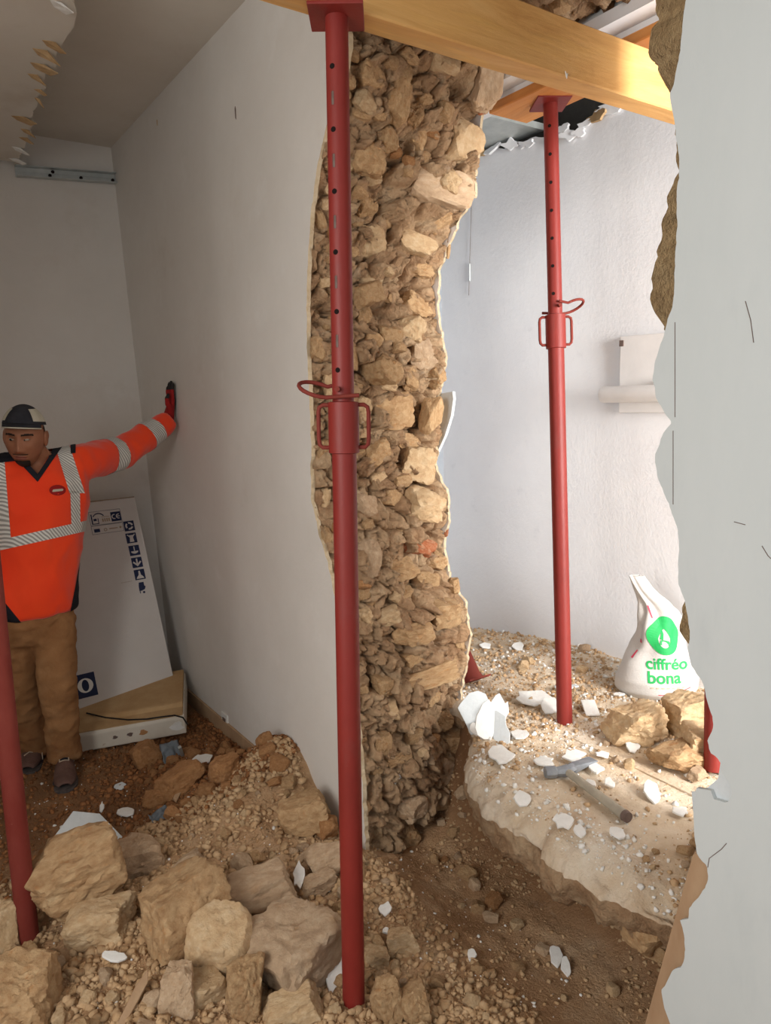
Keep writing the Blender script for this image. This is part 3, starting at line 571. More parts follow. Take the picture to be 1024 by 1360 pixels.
# ------------------------------------------------------------------ steel props
def steel_prop(base, top, collar, label, spin=0.0, handles=True, outer=.030, inner=.0265, plate=True, foot=True, slots=True, mat='red_paint'):
    base, top = Vector(base), Vector(top); d = top - base; L_ = d.length
    t = empty('steel_prop', base); t.rotation_mode = 'QUATERNION'; zx = d.normalized(); xx_ = Vector((math.cos(spin), math.sin(spin), 0)); xx_ = (xx_ - zx * xx_.dot(zx)).normalized(); t.rotation_quaternion = Matrix((xx_, zx.cross(xx_), zx)).transposed().to_quaternion()
    props(t, label, 'steel prop', 'adjustable red steel props')
    m = M[mat]; zc = collar
    MB().lathe([(outer, 0.006), (outer, zc), (outer - .004, zc)], 40).obj('outer_tube', m, t, 40)
    MB().lathe([(inner, zc - .1), (inner, L_ - .006)], 40).obj('inner_tube', m, t, 40)
    ck = MB().lathe([(outer, zc - .1), (outer + .0075, zc - .098), (outer + .0075, zc + .024), (outer + .002, zc + .026), (inner, zc + .026)], 40).obj('collar', M['red_paint'], t, 40)
    if handles:
        for s in (-1, 1):
            q = [(s * (outer + .002), 0, zc - .085), (s * (outer + .022), 0, zc - .085), (s * (outer + .029), 0, zc - .078), (s * (outer + .031), 0, zc - .065), (s * (outer + .031), 0, zc + .0), (s * (outer + .029), 0, zc + .012), (s * (outer + .020), 0, zc + .018), (s * (outer + .002), 0, zc + .018)]
            MB().tube(q, .0052, 10).obj('handle', M['red_dusty'], ck, 60)
    zp = zc + .045
    q = [(.030, -.045, -.006), (.010, -.040, -.006), (-.010, -.038, -.004)]
    pts = [(-.062 + .010 * math.cos(a) * 0 + 0.045 * math.cos(a), .0 + .038 * math.sin(a), .012 * math.cos(a) * -1) for a in np.linspace(rad(60), rad(300), 14)]
    ring = [(.040, -.036, .000)] + [(x, y, z) for x, y, z in pts][::-1] + [(-.005, .036, .0)]; ring = [(x, y, z + .42 * y + .010) for x, y, z in ring]
    pin = MB(); pin.tube([(p[0], p[1], zp + p[2]) for p in ring], .0050, 10); pin.tube([(-.012, -.046, zp + .010), (-.006, .046, zp + .010)], .0065, 10)
    pin.obj('locking_pin', M['red_dusty'], t, 60)
    holes = np.arange(zp + .055, L_ - .06, .068 if slots else .1)
    for i, z in enumerate(holes):
        hole = (i % 2 == 0) if slots else True
        o = (MB().lathe([(0, .0005), (.0062, .0003), (.0062, -.003), (0, -.003)], 14) if hole else MB().box((0, 0, -.001), (.007, .032, .003))).obj('pin_hole' if hole else 'worn_slot', M['hole'] if hole else M['slot'], t, 50 if hole else None, bevel=0 if hole else .003)
        a = rad(-148) - spin; o.location = (inner * math.cos(a), inner * math.sin(a), z); o.rotation_euler = (rad(90), 0, a + rad(90))
    if plate: MB().box((0, 0, L_ - .004), (.125, .125, .008)).obj('head_plate', M['red_paint'], t, bevel=.002)
    if foot: MB().box((0, 0, .004), (.125, .125, .008)).obj('foot_plate', M['red_dusty'], t, bevel=.002)
    return t
def gz(x, y): return float(ground_h(np.array([[x]]), np.array([[y]]))[0, 0])
def sz(x, y): return float(slab_h(np.array([[x]]), np.array([[y]]))[0, 0])
b = at(470, 1340, z=0.0); tp = at(447, 22, z=2.5)
tp[1] = 1.60; tp[0] = at(447, 22, y=1.60)[0]
FRONT_BASE = b.copy()
steel_prop(b, tp, 1.60, 'red steel prop under the beam in front of the broken wall end', spin=rad(-34))
steel_prop((0.246, 2.34, 0.0), (0.235, 2.36, 2.92), 1.7, 'dusty red steel prop standing between the heaped stones and the man', spin=rad(20), mat='red_dusty')
b = at(750, 962, z=FZ); tp = at(731, 136, z=2.697)
steel_prop(b, tp, 1.55, 'red steel prop under the orange plank beside the hammer', spin=rad(150), slots=False, foot=False)
b = (2.21, 1.37, FZ); steel_prop((2.23, 1.375, FZ + .01), (2.44, 1.575, 2.499), 1.5, 'red steel prop partly hidden behind the torn grey wall', slots=False, handles=False, foot=False)
b = at(628, 905, z=.36)
t = steel_prop(tuple(b), (2.15, 3.34, 1.80), 1.0, 'red steel prop leaning behind the broken wall end', slots=False, handles=False, foot=True)
MB().lathe([(.055, .006), (.044, .03), (.034, .14), (.030, .16)], 28).obj('foot_cone', M['red_dusty'], t, 40)

# ------------------------------------------------------------------ loose stones and rubble
def drop(px, py, hz, h_fn, f=.42, z0=0.05):
    """ground point for a thing of height hz (metres) whose middle shows at a pixel"""
    z = z0
    for _ in range(8):
        p = at(px, py, z=z); z = h_fn(p[0], p[1]) + f * hz
    return at(px, py, z=z)
BIG = [  # px, py, w, h, kind, zone, label, lift
 (100,1157,120,76,'stone','L','large square brown stone block resting on the pale lump',.09),
 (137,1222,90,58,'stone_pale','L','pale rounded stone lump under the large brown block',0),
 (245,1207,104,96,'stone','L','round broken stone with an orange stain on its pale face',.02),
 (390,1262,116,98,'stone_grey','L','big smooth boulder beside the white chip and front prop',.0),
 (342,1184,108,58,'stone_grey','L','grey angular slab tilted behind the big boulder',.01),
 (292,1255,84,96,'stone_pale','L','pale stone leaning between the round stone and the big boulder',0),
 (6,1232,46,84,'stone_pale','L','pale flat sided stone beside the dusty prop foot',.0),
 (28,1322,104,92,'stone','L','large earthy stone lump in front of the dusty prop',0),
 (183,1140,60,56,'stone_grey','L','dusty grey stone just behind the round broken stone',0),
 (326,1312,56,92,'stone','L','long narrow stone standing on end before the big boulder',0),
 (238,1314,48,74,'stone_grey','L','pointed flat stone shard leaning among the front rubble',0),
 (272,1312,50,42,'stone_pale','L','small wedge of stone beside the pointed shard',0),
 (388,1338,84,46,'stone_pale','L','flat pale stone at the foot of the big boulder',0),
 (400,1080,64,48,'stone','L','flat angular stone sliding down the heap by the white wall',.01),
 (434,1140,56,40,'stone_grey','L','greyish stone tucked against the front prop below the wall',0),
 (424,1172,56,30,'stone_grey','L','crumbly flat stone below the greyish stone by the prop',0),
 (432,1100,36,38,'clod','L','brown clod at the foot of the white wall plaster',0),
 (426,1078,24,36,'stone','L','upright stone on the heap touching the white wall',.01),
 (392,1000,28,26,'clod','L','earth clod crowning the heap against the white wall',.0),
 (405,1025,30,30,'clod','L','brown clod just below the top of the heap',.0),
 (240,1034,66,36,'clod','L','large yellowish clod behind the heap near the blue scrap',.01),
 (192,1002,38,34,'clod','L','reddish clod leaning on the dusty shower tray',.0),
 (205,1060,34,26,'clod','L','reddish clod beside the splinter of wood',.0),
 (300,1020,40,30,'clod','L','brown clod below the skirting board',.0),
 (515,1330,44,62,'stone','L','angular stone standing beside the foot of the front prop',0),
 (552,1334,46,60,'stone','L','jagged brown stone at the edge of the pit',0),
 (534,1250,46,34,'stone_pale','L','pale stone below the broken wall end',0),
 (500,1272,34,26,'stone_pale','L','small pale stone right beside the front prop',0),
 (655,1196,24,24,'clod','L','clod on the dark floor of the pit',0),
 (686,1228,22,14,'stone_pale','L','small pale chip of stone in the pit',0),
 (652,1218,26,14,'stone_grey','L','flat grey stone in the pit below the floor edge',0),
 (847,961,78,58,'stone_pale','R','pale limestone block lying before the white sack',0),
 (916,948,72,54,'stone_pale','R','rough pale limestone block right under the sack',0),
 (904,1004,74,40,'stone','R','ochre wedge of stone below the two pale blocks',0),
 (930,984,54,46,'stone_pale','R','rough pale stone against the red prop foot',.02),
 (872,1004,24,24,'stone','R','small knob of stone below the pale block',0),
 (926,1028,32,18,'stone_grey','R','small grey stone by the torn grey wall edge',0),
]
occupied = []
gz2 = lambda x, y: float(ground_h(np.array([[x]]), np.array([[y]]), False)[0, 0])
sz2 = lambda x, y: float(slab_h(np.array([[x]]), np.array([[y]]), False)[0, 0])
for i, (px, py, w, h, k, zone, lab, lift) in enumerate(BIG):
    fn = gz2 if zone == 'L' else sz2; sc = depth_of(at(px, py, z=.1 if zone == 'L' else .4)) / FOC
    hz = h * sc * 0.92; p = drop(px, py, hz, lambda a, b: fn(a, b) + lift, .40, .1)
    o = link('rubble_stone', rock_lib(k, 5 if w * h > 3600 else 4)[(i * 5 + 2) % 8]); o.scale = (w * sc * .54, min(w, h * 1.2) * sc * .50, hz * .54); o.location = p
    o.rotation_euler = (r_.uniform(-.25, .25), r_.uniform(-.2, .2), r_.uniform(-.5, .5) - rad(10)); props(o, lab, 'stone', 'large stones of the rubble')
    occupied.append((p[0], p[1], w * sc * .45))
def free(x, y, r): return all((x - a) ** 2 + (y - b) ** 2 > (r * .6 + c) ** 2 for a, b, c in occupied)
occupied += [(FRONT_BASE[0], FRONT_BASE[1], .05), (.246, 2.34, .05), (2.147, 1.957, .06), (.50, 3.6, .13), (.56, 3.38, .13), (2.70, 1.95, .17), (1.85, 1.6, .12), (1.79, 1.45, .08), (2.23, 1.38, .05)]
def scatter(n, zone, rmin, rmax, kinds, lab, grp, seed, fn, test=None, flat=.8):
    r = np.random.RandomState(seed); c = t = 0
    while c < n and t < n * 60:
        t += 1; x, y = r.uniform(zone[0], zone[1]), r.uniform(zone[2], zone[3]); s = rmin + (rmax - rmin) * r.uniform() ** 2.2
        if (test and not test(x, y)) or not free(x, y, s): continue
        k = kinds[r.randint(len(kinds))]; o = link('rubble_stone', rock_lib(k, 3)[r.randint(8)]); q = r.uniform(.75, 1.25, 3)
        o.scale = (s * q[0], s * q[1], s * q[2] * flat); o.location = (x, y, fn(x, y) + s * .35); o.rotation_euler = tuple(r.uniform(-.6, .6, 2)) + (r.uniform(0, 6.3),)
        props(o, lab % ((('flat ' if q[2] < .9 else 'lumpy ') if s > .022 else '') + {'stone': 'tan stone', 'stone_grey': 'greyish stone', 'stone_pale': 'pale stone', 'clod': 'reddish clod'}[k]), 'stone', grp); occupied.append((x, y, s * .8)); c += 1
scatter(150, (-.05, 1.27, 1.35, 2.55), .012, .050, ['stone', 'stone', 'stone_grey', 'stone_pale'], 'small %s in the rubble heap before the white wall', 'small stones of the rubble heap', 1, gz, lambda x, y: x < 1.1 or y > 1.9)
scatter(48, (.80, 1.27, 2.50, 3.35), .014, .042, ['clod', 'clod', 'clod', 'stone'], 'small %s on the earth near the skirting board', 'reddish clods behind the heap', 2, gz)
scatter(28, (1.02, 1.62, 1.10, 2.25), .010, .030, ['stone', 'stone_pale', 'stone_grey'], 'small %s on the dirt slope of the pit', 'small stones in the pit', 3, gz)
scatter(48, (2.03, 2.80, 1.45, 3.2), .010, .028, ['stone', 'stone_pale', 'stone_pale', 'stone_grey'], 'small %s on the floor of the right room', 'small stones on the right floor', 4, sz)
scatter(14, (1.60, 2.05, 0.95, 1.25), .010, .026, ['stone', 'stone_pale', 'stone_grey'], 'small crumbled %s on the broken floor end by the grey wall', 'crumbled stones by the grey wall', 5, sz)

scatter(16, (1.60, 1.97, 1.85, 2.26), .014, .040, ['stone', 'stone_grey', 'clod'], 'small %s wedged between the wall end and the raised floor', 'stones between wall end and raised floor', 6, gz)

def gravel(name, n, zone, smin, smax, mat, lab, seed, fn, dens=None, parent=None):
    """many loose crumbs, too many to count"""
    r = np.random.RandomState(seed); t_ = (1 + 5 ** .5) / 2
    I = np.array([(-1, t_, 0), (1, t_, 0), (-1, -t_, 0), (1, -t_, 0), (0, -1, t_), (0, 1, t_), (0, -1, -t_), (0, 1, -t_), (t_, 0, -1), (t_, 0, 1), (-t_, 0, -1), (-t_, 0, 1)]) / 1.9
    IF = np.array([(0, 11, 5), (0, 5, 1), (0, 1, 7), (0, 7, 10), (0, 10, 11), (1, 5, 9), (5, 11, 4), (11, 10, 2), (10, 7, 6), (7, 1, 8), (3, 9, 4), (3, 4, 2), (3, 2, 6), (3, 6, 8), (3, 8, 9), (4, 9, 5), (2, 4, 11), (6, 2, 10), (8, 6, 7), (9, 8, 1)])
    x = r.uniform(zone[0], zone[1], n * 3); y = r.uniform(zone[2], zone[3], n * 3)
    keep = r.uniform(size=n * 3) < (dens(x, y) if dens else 1); x, y = x[keep][:n], y[keep][:n]; n = len(x)
    s = smin + (smax - smin) * r.uniform(size=n) ** 4.2; z = fn(x[None], y[None])[0] + s * .3
    Q = I[None] * (1 + r.uniform(-.42, .42, (n, 12, 1))) * s[:, None, None] * r.uniform(.7, 1.3, (n, 1, 3))
    a = r.uniform(0, 6.28, n); ca, sa = np.cos(a)[:, None], np.sin(a)[:, None]
    V = np.stack([Q[:, :, 0] * ca - Q[:, :, 1] * sa + x[:, None], Q[:, :, 0] * sa + Q[:, :, 1] * ca + y[:, None], Q[:, :, 2] * .85 + z[:, None]], 2).reshape(-1, 3)
    F = (IF[None] + 12 * np.arange(n)[:, None, None]).reshape(-1, 3)
    me = bpy.data.meshes.new(name); me.vertices.add(len(V)); me.vertices.foreach_set('co', V.ravel()); me.loops.add(F.size); me.loops.foreach_set('vertex_index', F.ravel().astype(np.int32))
    me.polygons.add(len(F)); me.polygons.foreach_set('loop_start', np.arange(0, F.size, 3, dtype=np.int32)); me.polygons.foreach_set('loop_total', np.full(len(F), 3, dtype=np.int32)); me.update(calc_edges=True); me.validate()
    o = link(name, me, mat, parent); props(o, lab, kind='stuff'); return o
gh = lambda x, y: ground_h(x, y); sh = lambda x, y: slab_h(x, y)
out_wall = lambda x, y: ((x < 1.30) | (y < 2.30)).astype(float)
gravel('rubble_gravel', 26000, (-.3, 1.34, 1.25, 2.75), .0025, .016, M['gravel'], 'tan gravel and crumbs covering the rubble heap', 11, gh, lambda x, y: out_wall(x, y) * (.35 + .65 * (fbm(np.stack([x, y, x * 0], 1), 3, 3, 3) > -.1)), parent=floor)
gravel('earth_gravel', 9000, (.2, 1.31, 2.6, 3.75), .0025, .014, M['gravel_red'], 'reddish earth crumbs on the floor behind the heap', 12, gh, lambda x, y: .3 + .7 * np.clip((x - .6) / .4, 0, 1), parent=floor)
gravel('pit_gravel', 4500, (1.10, 1.95, 0.95, 2.30), .002, .009, M['gravel'], 'fine brown gravel on the floor of the pit', 13, gh, lambda x, y: (.12 + .88 * (fbm(np.stack([x, y, x * 0], 1), 4, 3, 9) > 0)) * (1 - .85 * np.exp(-((x - 1.45) / .25) ** 2 - ((y - 1.30) / .40) ** 2)), parent=floor)
gravel('floor_gravel', 8500, (1.56, 2.86, 0.90, 3.35), .002, .011, M['gravel'], 'tan rubble crumbs on the floor of the right room', 14, sh, lambda x, y: (x > slab_edge(y) + .02) * np.clip(.12 + .9 * np.clip((y - 1.72) / .25, 0, 1) + np.clip((1.22 - y) / .15, 0, 1) + np.clip((x - 2.1) / .2, 0, .8), 0, 1), parent=floor_right)
gravel('plaster_crumbs', 3000, (1.52, 2.80, 0.95, 3.2), .002, .010, M['white_bits'], 'white plaster crumbs scattered on the right floor', 15, sh, lambda x, y: (x > slab_edge(y) + .02) * np.clip(.18 + .6 * (fbm(np.stack([x, y, x * 0], 1), 5, 3, 19) > .05) + .9 * (x < slab_edge(y) + .18), 0, 1), parent=floor_right)
gravel('pale_crumbs', 900, (.2, 1.6, 1.25, 3.6), .002, .007, M['white_bits'], 'pale plaster crumbs sprinkled over the heap and pit', 16, gh, out_wall, parent=floor)

# ------------------------------------------------------------------ plaster shards
def shard(px, py, w, h, lab, zone='R', tilt=(0, 0), mat='plaster_chip', thick=.007, lift=0.0, seed=0, n=11, grp='white plaster shards', name='plaster_shard', cat='plaster shard', poly=None, yaw=None):
    fn = sz if zone == 'R' else gz; sc = depth_of(at(px, py, z=.36 if zone == 'R' else .05)) / FOC; r = np.random.RandomState(seed + int(px) * 3 + int(py))
    p = drop(px, py, .012, lambda a, b: fn(a, b) + .006 + lift, .4)
    rx = w * sc / 2; ry = h * sc / 2 / .48
    if poly is None: poly = [(rx * math.cos(a) * r.uniform(.68, 1.18), ry * math.sin(a) * r.uniform(.62, 1.2)) for a in [2 * math.pi * (k + r.uniform(-.25, .25)) / n for k in range(n)]]
    o = MB().prism(poly, -thick / 2, thick / 2, 'z').obj(name, M[mat], bevel=.0012, seg=1); o.location = p
    o.rotation_euler = (tilt[0] + r.uniform(-.08, .08), tilt[1] + r.uniform(-.08, .08), rad(-34) if yaw is None else yaw); props(o, lab, cat, grp); return o
SH = [(633, 945, 44, 30, 'upright grey painted plaster shard leaning by the broken wall end', 'R', (.9, -.2), 'plaster_chip_grey', .030), (646, 962, 26, 30, 'narrow plaster shard propped on the grey shard pile', 'R', (.75, .3), 'plaster_chip', .028), (662, 945, 30, 26, 'plaster shard at the far side of the leaning shard pile', 'R', (.6, .4), 'plaster_chip_grey', .02), (664, 968, 24, 26, 'plaster shard leaning before the shard pile', 'R', (.7, -.4), 'plaster_chip_grey', .02), (630, 968, 16, 14, 'small shard tucked under the leaning shard pile', 'R', (.2, 0), 'plaster_chip', .004),
 (690, 975, 24, 12, 'oval white plaster chip on the floor beside the shard pile', 'R', (0, 0), 'plaster_chip', .003), (664, 1002, 38, 20, 'cracked white plaster chip near the broken floor edge', 'R', (.1, 0), 'plaster_chip', .006), (709, 927, 54, 18, 'wide plaster sheet lying behind the right prop foot', 'R', (.1, .05), 'plaster_chip', .006), (733, 938, 26, 18, 'white plaster shard touching the right prop foot', 'R', (.3, .1), 'plaster_chip', .01), (752, 912, 30, 8, 'thin plaster strip behind the right prop', 'R', (0, 0), 'plaster_chip_grey', .004),
 (723, 1011, 28, 12, 'white plaster chip beside the hammer head', 'R', (0, 0), 'plaster_chip', .005), (762, 1003, 30, 13, 'white plaster chip behind the hammer head', 'R', (.1, 0), 'plaster_chip', .012), (791, 1020, 22, 12, 'white chip beside the hammer pick', 'R', (.1, 0), 'plaster_chip', .004), (801, 1002, 20, 8, 'thin white flake past the hammer pick', 'R', (0, 0), 'plaster_chip', .003), (810, 1040, 14, 10, 'little white lump between hammer and stones', 'R', (.2, 0), 'plaster_chip', .004),
 (866, 1050, 22, 20, 'rounded white plaster lump on the bare screed', 'R', (.3, .2), 'plaster_chip', .006), (903, 1077, 22, 10, 'white flake on the screed near the grey wall', 'R', (0, 0), 'plaster_chip', .003), (839, 990, 20, 12, 'grey white chip below the pale limestone block', 'R', (.2, 0), 'plaster_chip', .003), (822, 922, 14, 6, 'small white chip behind the pale limestone block', 'R', (0, 0), 'plaster_chip', .003), (850, 919, 10, 7, 'small chip before the white sack', 'R', (0, 0), 'plaster_chip', .003), (688, 858, 16, 9, 'white lump at the foot of the bright wall', 'R', (.3, 0), 'plaster_chip', .004), (645, 858, 16, 8, 'pale lump by the wall end at the bright wall', 'R', (.3, 0), 'plaster_chip', .004),
 (784, 1040, 16, 10, 'thin white flake under the hammer handle', 'R', (0, 0), 'plaster_chip', .003), (770, 1103, 18, 12, 'white lump at the broken floor edge', 'R', (.2, .1), 'plaster_chip', .006), (820, 1105, 22, 12, 'white chip by the end of the hammer handle', 'R', (.1, .1), 'plaster_chip', .004), (694, 1062, 22, 14, 'white plaster lump on the floor edge above the pit', 'R', (.3, .1), 'plaster_chip', .006), (748, 1090, 30, 14, 'crumbled white plaster on the edge above the dark pit', 'R', (.2, 0), 'plaster_chip', .004),
 (446, 1290, 26, 30, 'bright white chip between the big boulder and front prop', 'L', (.5, .3), 'plaster_chip', .012), (512, 1207, 18, 10, 'white chip below the broken wall end', 'L', (.4, -.3), 'plaster_chip', .01), (397, 1162, 16, 18, 'white chip behind the tilted grey slab', 'L', (.4, 0), 'plaster_chip', .03), (512, 1236, 10, 6, 'tiny white flake beside the front prop', 'L', (.2, 0), 'plaster_chip', .004), (152, 1270, 36, 8, 'long white flake in front of the pale lump', 'L', (.1, .1), 'plaster_chip', .02), (168, 1078, 28, 10, 'cream board scrap on the earth behind the heap', 'L', (0, 0), 'plaster_chip', .004), (160, 1044, 16, 8, 'small board scrap near the dusty shower tray', 'L', (.2, 0), 'plaster_chip_grey', .004), (268, 1008, 28, 12, 'broken white moulding scrap by the blue scrap', 'L', (.2, 0), 'plaster_chip', .012), (626, 1268, 14, 10, 'white chip on the smooth dirt of the pit', 'L', (.2, 0), 'plaster_chip', .004), (738, 1268, 22, 18, 'rounded white chip in the shade of the pit', 'L', (.4, .1), 'plaster_chip', .006), (752, 1284, 16, 14, 'square white chip in the shade of the pit', 'L', (.4, 0), 'plaster_chip', .004), (135, 1073, 6, 8, 'tiny upright white splinter on the earth floor', 'L', (1.0, 0), 'plaster_chip', .006)]
for q in SH: shard(*q[:5], zone=q[5], tilt=q[6], mat=q[7], lift=q[8])
shard(784, 940, 20, 22, 'small rectangular white switch plate lying by the right prop', tilt=(.35, 0), lift=.008, poly=[(-.028, -.045), (.028, -.045), (.028, .045), (-.028, .045)], name='switch_plate', cat='switch plate', grp='electrical bits')
# white board corner sticking up behind the brown block
shard(112, 1100, 80, 34, 'pale board corner sticking up behind the brown stone block', 'L', (.62, .1), 'plaster_chip_grey', .012, .05, poly=[(-.13, -.08), (.13, -.08), (.06, .04), (-.03, .075), (-.10, .0)], name='board_scrap', cat='board scrap', yaw=-.1)

# ------------------------------------------------------------------ hammer
a, b = at(752, 1024, z=FZ + .022), at(833, 1086, z=FZ + .018)
M['handle_grey'] = material('dusty_grey_handle', [(0.3, S(150, 142, 128)), (0.7, S(182, 172, 154))], 8, 0.8, 0.2, 60); M['steel_dust'] = material('dusty_forged_steel', [(0.3, S(120, 124, 132)), (0.7, S(164, 168, 172))], 9, 0.55, 0.2, 60, metal=.5)
ham = empty('masons_hammer', a); props(ham, 'dusty grey hammer lying on the floor of the right room', 'hammer')
d = Vector(b - a); ham.rotation_euler = (0, 0, math.atan2(d.y, d.x)); L_ = d.length
MB().tube([(-.02, 0, 0), (.06, 0, 0), (.20, 0, -.001), (L_ - .02, 0, -.002), (L_, 0, -.002)], [.013, .0135, .0145, .0165, .0145], 18).obj('handle', M['handle_grey'], ham, 50)
MB().tube([(L_ - .012, 0, -.002), (L_ + .004, 0, -.002)], [.0175, .0165], 18).obj('end_cap', M['slot'], ham, 40)
hd = MB(); c1, c2 = at(724, 1026, z=FZ + .024), at(788, 1008, z=FZ + .024); Hi = Matrix.Rotation(-math.atan2(d.y, d.x), 3, 'Z')
l1, l2 = Hi @ Vector(c1 - a), Hi @ Vector(c2 - a); l0 = Vector((0, 0, 0))
hd.tube([l1, l1 * .9, l1 * .55, l1 * .45, l1 * .2, l0, l2 * .25], [.019, .021, .021, .016, .019, .021, .017], 8); hd.obj('hammer_head', M['steel_dust'], ham, 30)
pk = MB(); w0, w1 = l2 * .2, l2; sd = (l2.normalized()).cross(Vector((0, 0, 1))); v = []
for c, hw, hh in ((w0, .014, .014), (l2 * .55, .016, .009), (l2 * .85, .019, .005), (w1, .021, .002)):
    v += [c + sd * hw + Vector((0, 0, hh)), c - sd * hw + Vector((0, 0, hh)), c - sd * hw - Vector((0, 0, hh)), c + sd * hw - Vector((0, 0, hh))]
pk.add(v, [(4 * i + k, 4 * i + (k + 1) % 4, 4 * i + 4 + (k + 1) % 4, 4 * i + 4 + k) for i in range(3) for k in range(4)] + [(3, 2, 1, 0), (12, 13, 14, 15)]); pk.obj('pick_blade', M['steel_dust'], ham, 30, bevel=.001)

# ------------------------------------------------------------------ white sack with green print
M['sack'] = material('white_woven_sack', [(0.3, S(190, 186, 181)), (0.7, S(204, 200, 195))], 5, 0.6, 0.25, 160, spec=0.3); M['green'] = material('green_print', [(0.3, S(24, 150, 74)), (0.7, S(40, 172, 92))], 9, 0.6, 0.1, 90); M['pink'] = material('red_print_line', [(0.3, S(186, 50, 74)), (0.7, S(206, 80, 100))], 9, 0.6, 0)
SB = np.array([2.655, 1.925, sz2(2.65, 1.9)])                    # base of the sack
SYAW = rad(-36)                                                  # the print faces the camera
# rings: height, centre offset sideways (to the camera's right), half width, half depth
RG = np.array([(0.0, .01, .150, .105), (.025, .010, .172, .125), (.07, .012, .172, .125), (.13, .015, .148, .112), (.19, .018, .118, .092), (.25, .018, .100, .074), (.31, .018, .088, .058), (.36, .012, .075, .046), (.39, -.005, .060, .036), (.42, -.032, .046, .028), (.45, -.055, .038, .024), (.48, -.072, .034, .022), (.505, -.085, .030, .018)])
def sack_pt(h, th, off=0.0):
    h = np.asarray(h, float); th = np.asarray(th, float)
    cx, a_, b_ = [np.interp(h, RG[:, 0], RG[:, k]) for k in (1, 2, 3)]
    fold = 1 + 0.11 * np.sin(th * 7 + 1.3 * np.sin(h * 14)) * np.clip((h - .12) / .25, 0, 1) + .08 * np.sin(th * 3 + h * 30) * np.clip((h - .05) / .2, 0, 1) + .03 * np.sin(th * 11 + h * 22) * np.clip((h - .3) / .1, 0, 1)
    lx = cx + (a_ * fold + off) * np.cos(th); ly = (b_ * fold + off) * np.sin(th)
    c_, s_ = math.cos(SYAW), math.sin(SYAW)
    return np.stack([SB[0] + lx * c_ - ly * s_, SB[1] + lx * s_ + ly * c_, SB[2] + h], -1)
hh, tt = np.meshgrid(np.concatenate([np.linspace(0, .505, 90)]), np.linspace(0, 2 * math.pi, 97), indexing='ij')
Gs = sack_pt(hh, tt); cap0 = np.repeat(Gs[:1].mean(1, keepdims=True), 97, 1); cap1 = np.repeat(Gs[-1:].mean(1, keepdims=True), 97, 1) + np.array([-.005, 0, -.012])
me = grid_mesh('woven_sack', np.concatenate([cap0, Gs, cap1], 0), flip=True)
bm = bmesh.new(); bm.from_mesh(me); bmesh.ops.remove_doubles(bm, verts=bm.verts, dist=1e-5); bmesh.ops.recalc_face_normals(bm, faces=bm.faces); bm.to_mesh(me); bm.free(); sharp(me, 60)
sack = empty('woven_sack', tuple(SB)); props(sack, 'full white woven sack with green print against the bright wall', 'sack')
def under(o, p):                                                  # parent keeping world coordinates baked in the mesh
    o.parent = p; o.matrix_parent_inverse = p.matrix_basis.inverted(); return o
under(link('bag_body', me, M['sack']), sack)
def on_sack(v2, f, name, mat, off=.0022):
    """print: 2-d mesh (sideways, height) laid on the front of the sack"""
    v2 = np.array(v2, float); a_ = np.interp(v2[:, 1], RG[:, 0], RG[:, 2]); cx = np.interp(v2[:, 1], RG[:, 0], RG[:, 1])
    th = -np.arccos(np.clip((v2[:, 0] - cx) / (a_ * 1.02), -.98, .98))
    return under(link(name, mesh(name, sack_pt(v2[:, 1], th, off), f), mat), sack)
def text_mesh(txt, size, bold=0.0):
    cu = bpy.data.curves.new('t', 'FONT'); cu.body = txt; cu.size = size; cu.offset = bold; cu.resolution_u = 4; cu.align_x = 'CENTER'; o = bpy.data.objects.new('t', cu); COL.objects.link(o)
    bpy.context.view_layer.update(); me = bpy.data.meshes.new_from_object(o.evaluated_get(bpy.context.evaluated_depsgraph_get())); bpy.data.objects.remove(o)
    bm = bmesh.new(); bm.from_mesh(me); bmesh.ops.triangulate(bm, faces=bm.faces)
    bmesh.ops.subdivide_edges(bm, edges=[e for e in bm.edges if e.calc_length() > size * .16], cuts=2); bmesh.ops.triangulate(bm, faces=bm.faces)
    bm.verts.index_update(); v = [tuple(q.co) for q in bm.verts]; f = [tuple(q.index for q in p.verts) for p in bm.faces]; bm.free(); return v, f
for txt, h, size, shift in (('ciffréo', .135, .062, .018), ('bona', .080, .066, .006)):
    v, f = text_mesh(txt, size, .0012); on_sack([(q[0] * 1.06 + shift, q[1] + h) for q in v], f, 'print_text', M['green'])
v, f = text_mesh('MATERIAUX', .014); 
# drop shaped emblem: a green disc with a pale leaf cut out of it
n = 40; ox, oz = .018, .262; outer = []; inner = []
for k in range(n):
    a = 2 * math.pi * k / n; rx, rz = .066, .070; x_, z_ = rx * math.sin(a), rz * math.cos(a)
    if math.cos(a) > .5: z_ += .012 * (math.cos(a) - .5) * 2; x_ *= 1 - .35 * (math.cos(a) - .5)
    outer.append((ox + x_, oz + z_)); inner.append((ox - .004 + .024 * math.sin(a) * (1 - .55 * max(0, math.cos(a))), oz - .006 + .036 * math.cos(a)))
m1 = [(o_[0] * .5 + i_[0] * .5, o_[1] * .5 + i_[1] * .5) for o_, i_ in zip(outer, inner)]
on_sack(outer + m1 + inner, [(k, (k + 1) % n, n + (k + 1) % n, n + k) for k in range(n)] + [(n + k, n + (k + 1) % n, 2 * n + (k + 1) % n, 2 * n + k) for k in range(n)], 'print_emblem', M['green'])
on_sack([(ox - .022, oz - .030), (ox + .016, oz - .036), (ox + .014, oz - .016), (ox - .002, oz - .012), (ox - .020, oz - .012)], [(0, 1, 2, 3, 4)], 'print_emblem', M['green'], .0026)
on_sack([(ox - .021, oz - .008), (ox - .009, oz - .012), (ox - .006, oz + .012), (ox - .012, oz + .03)], [(0, 1, 2, 3)], 'print_emblem', M['green'], .0026)
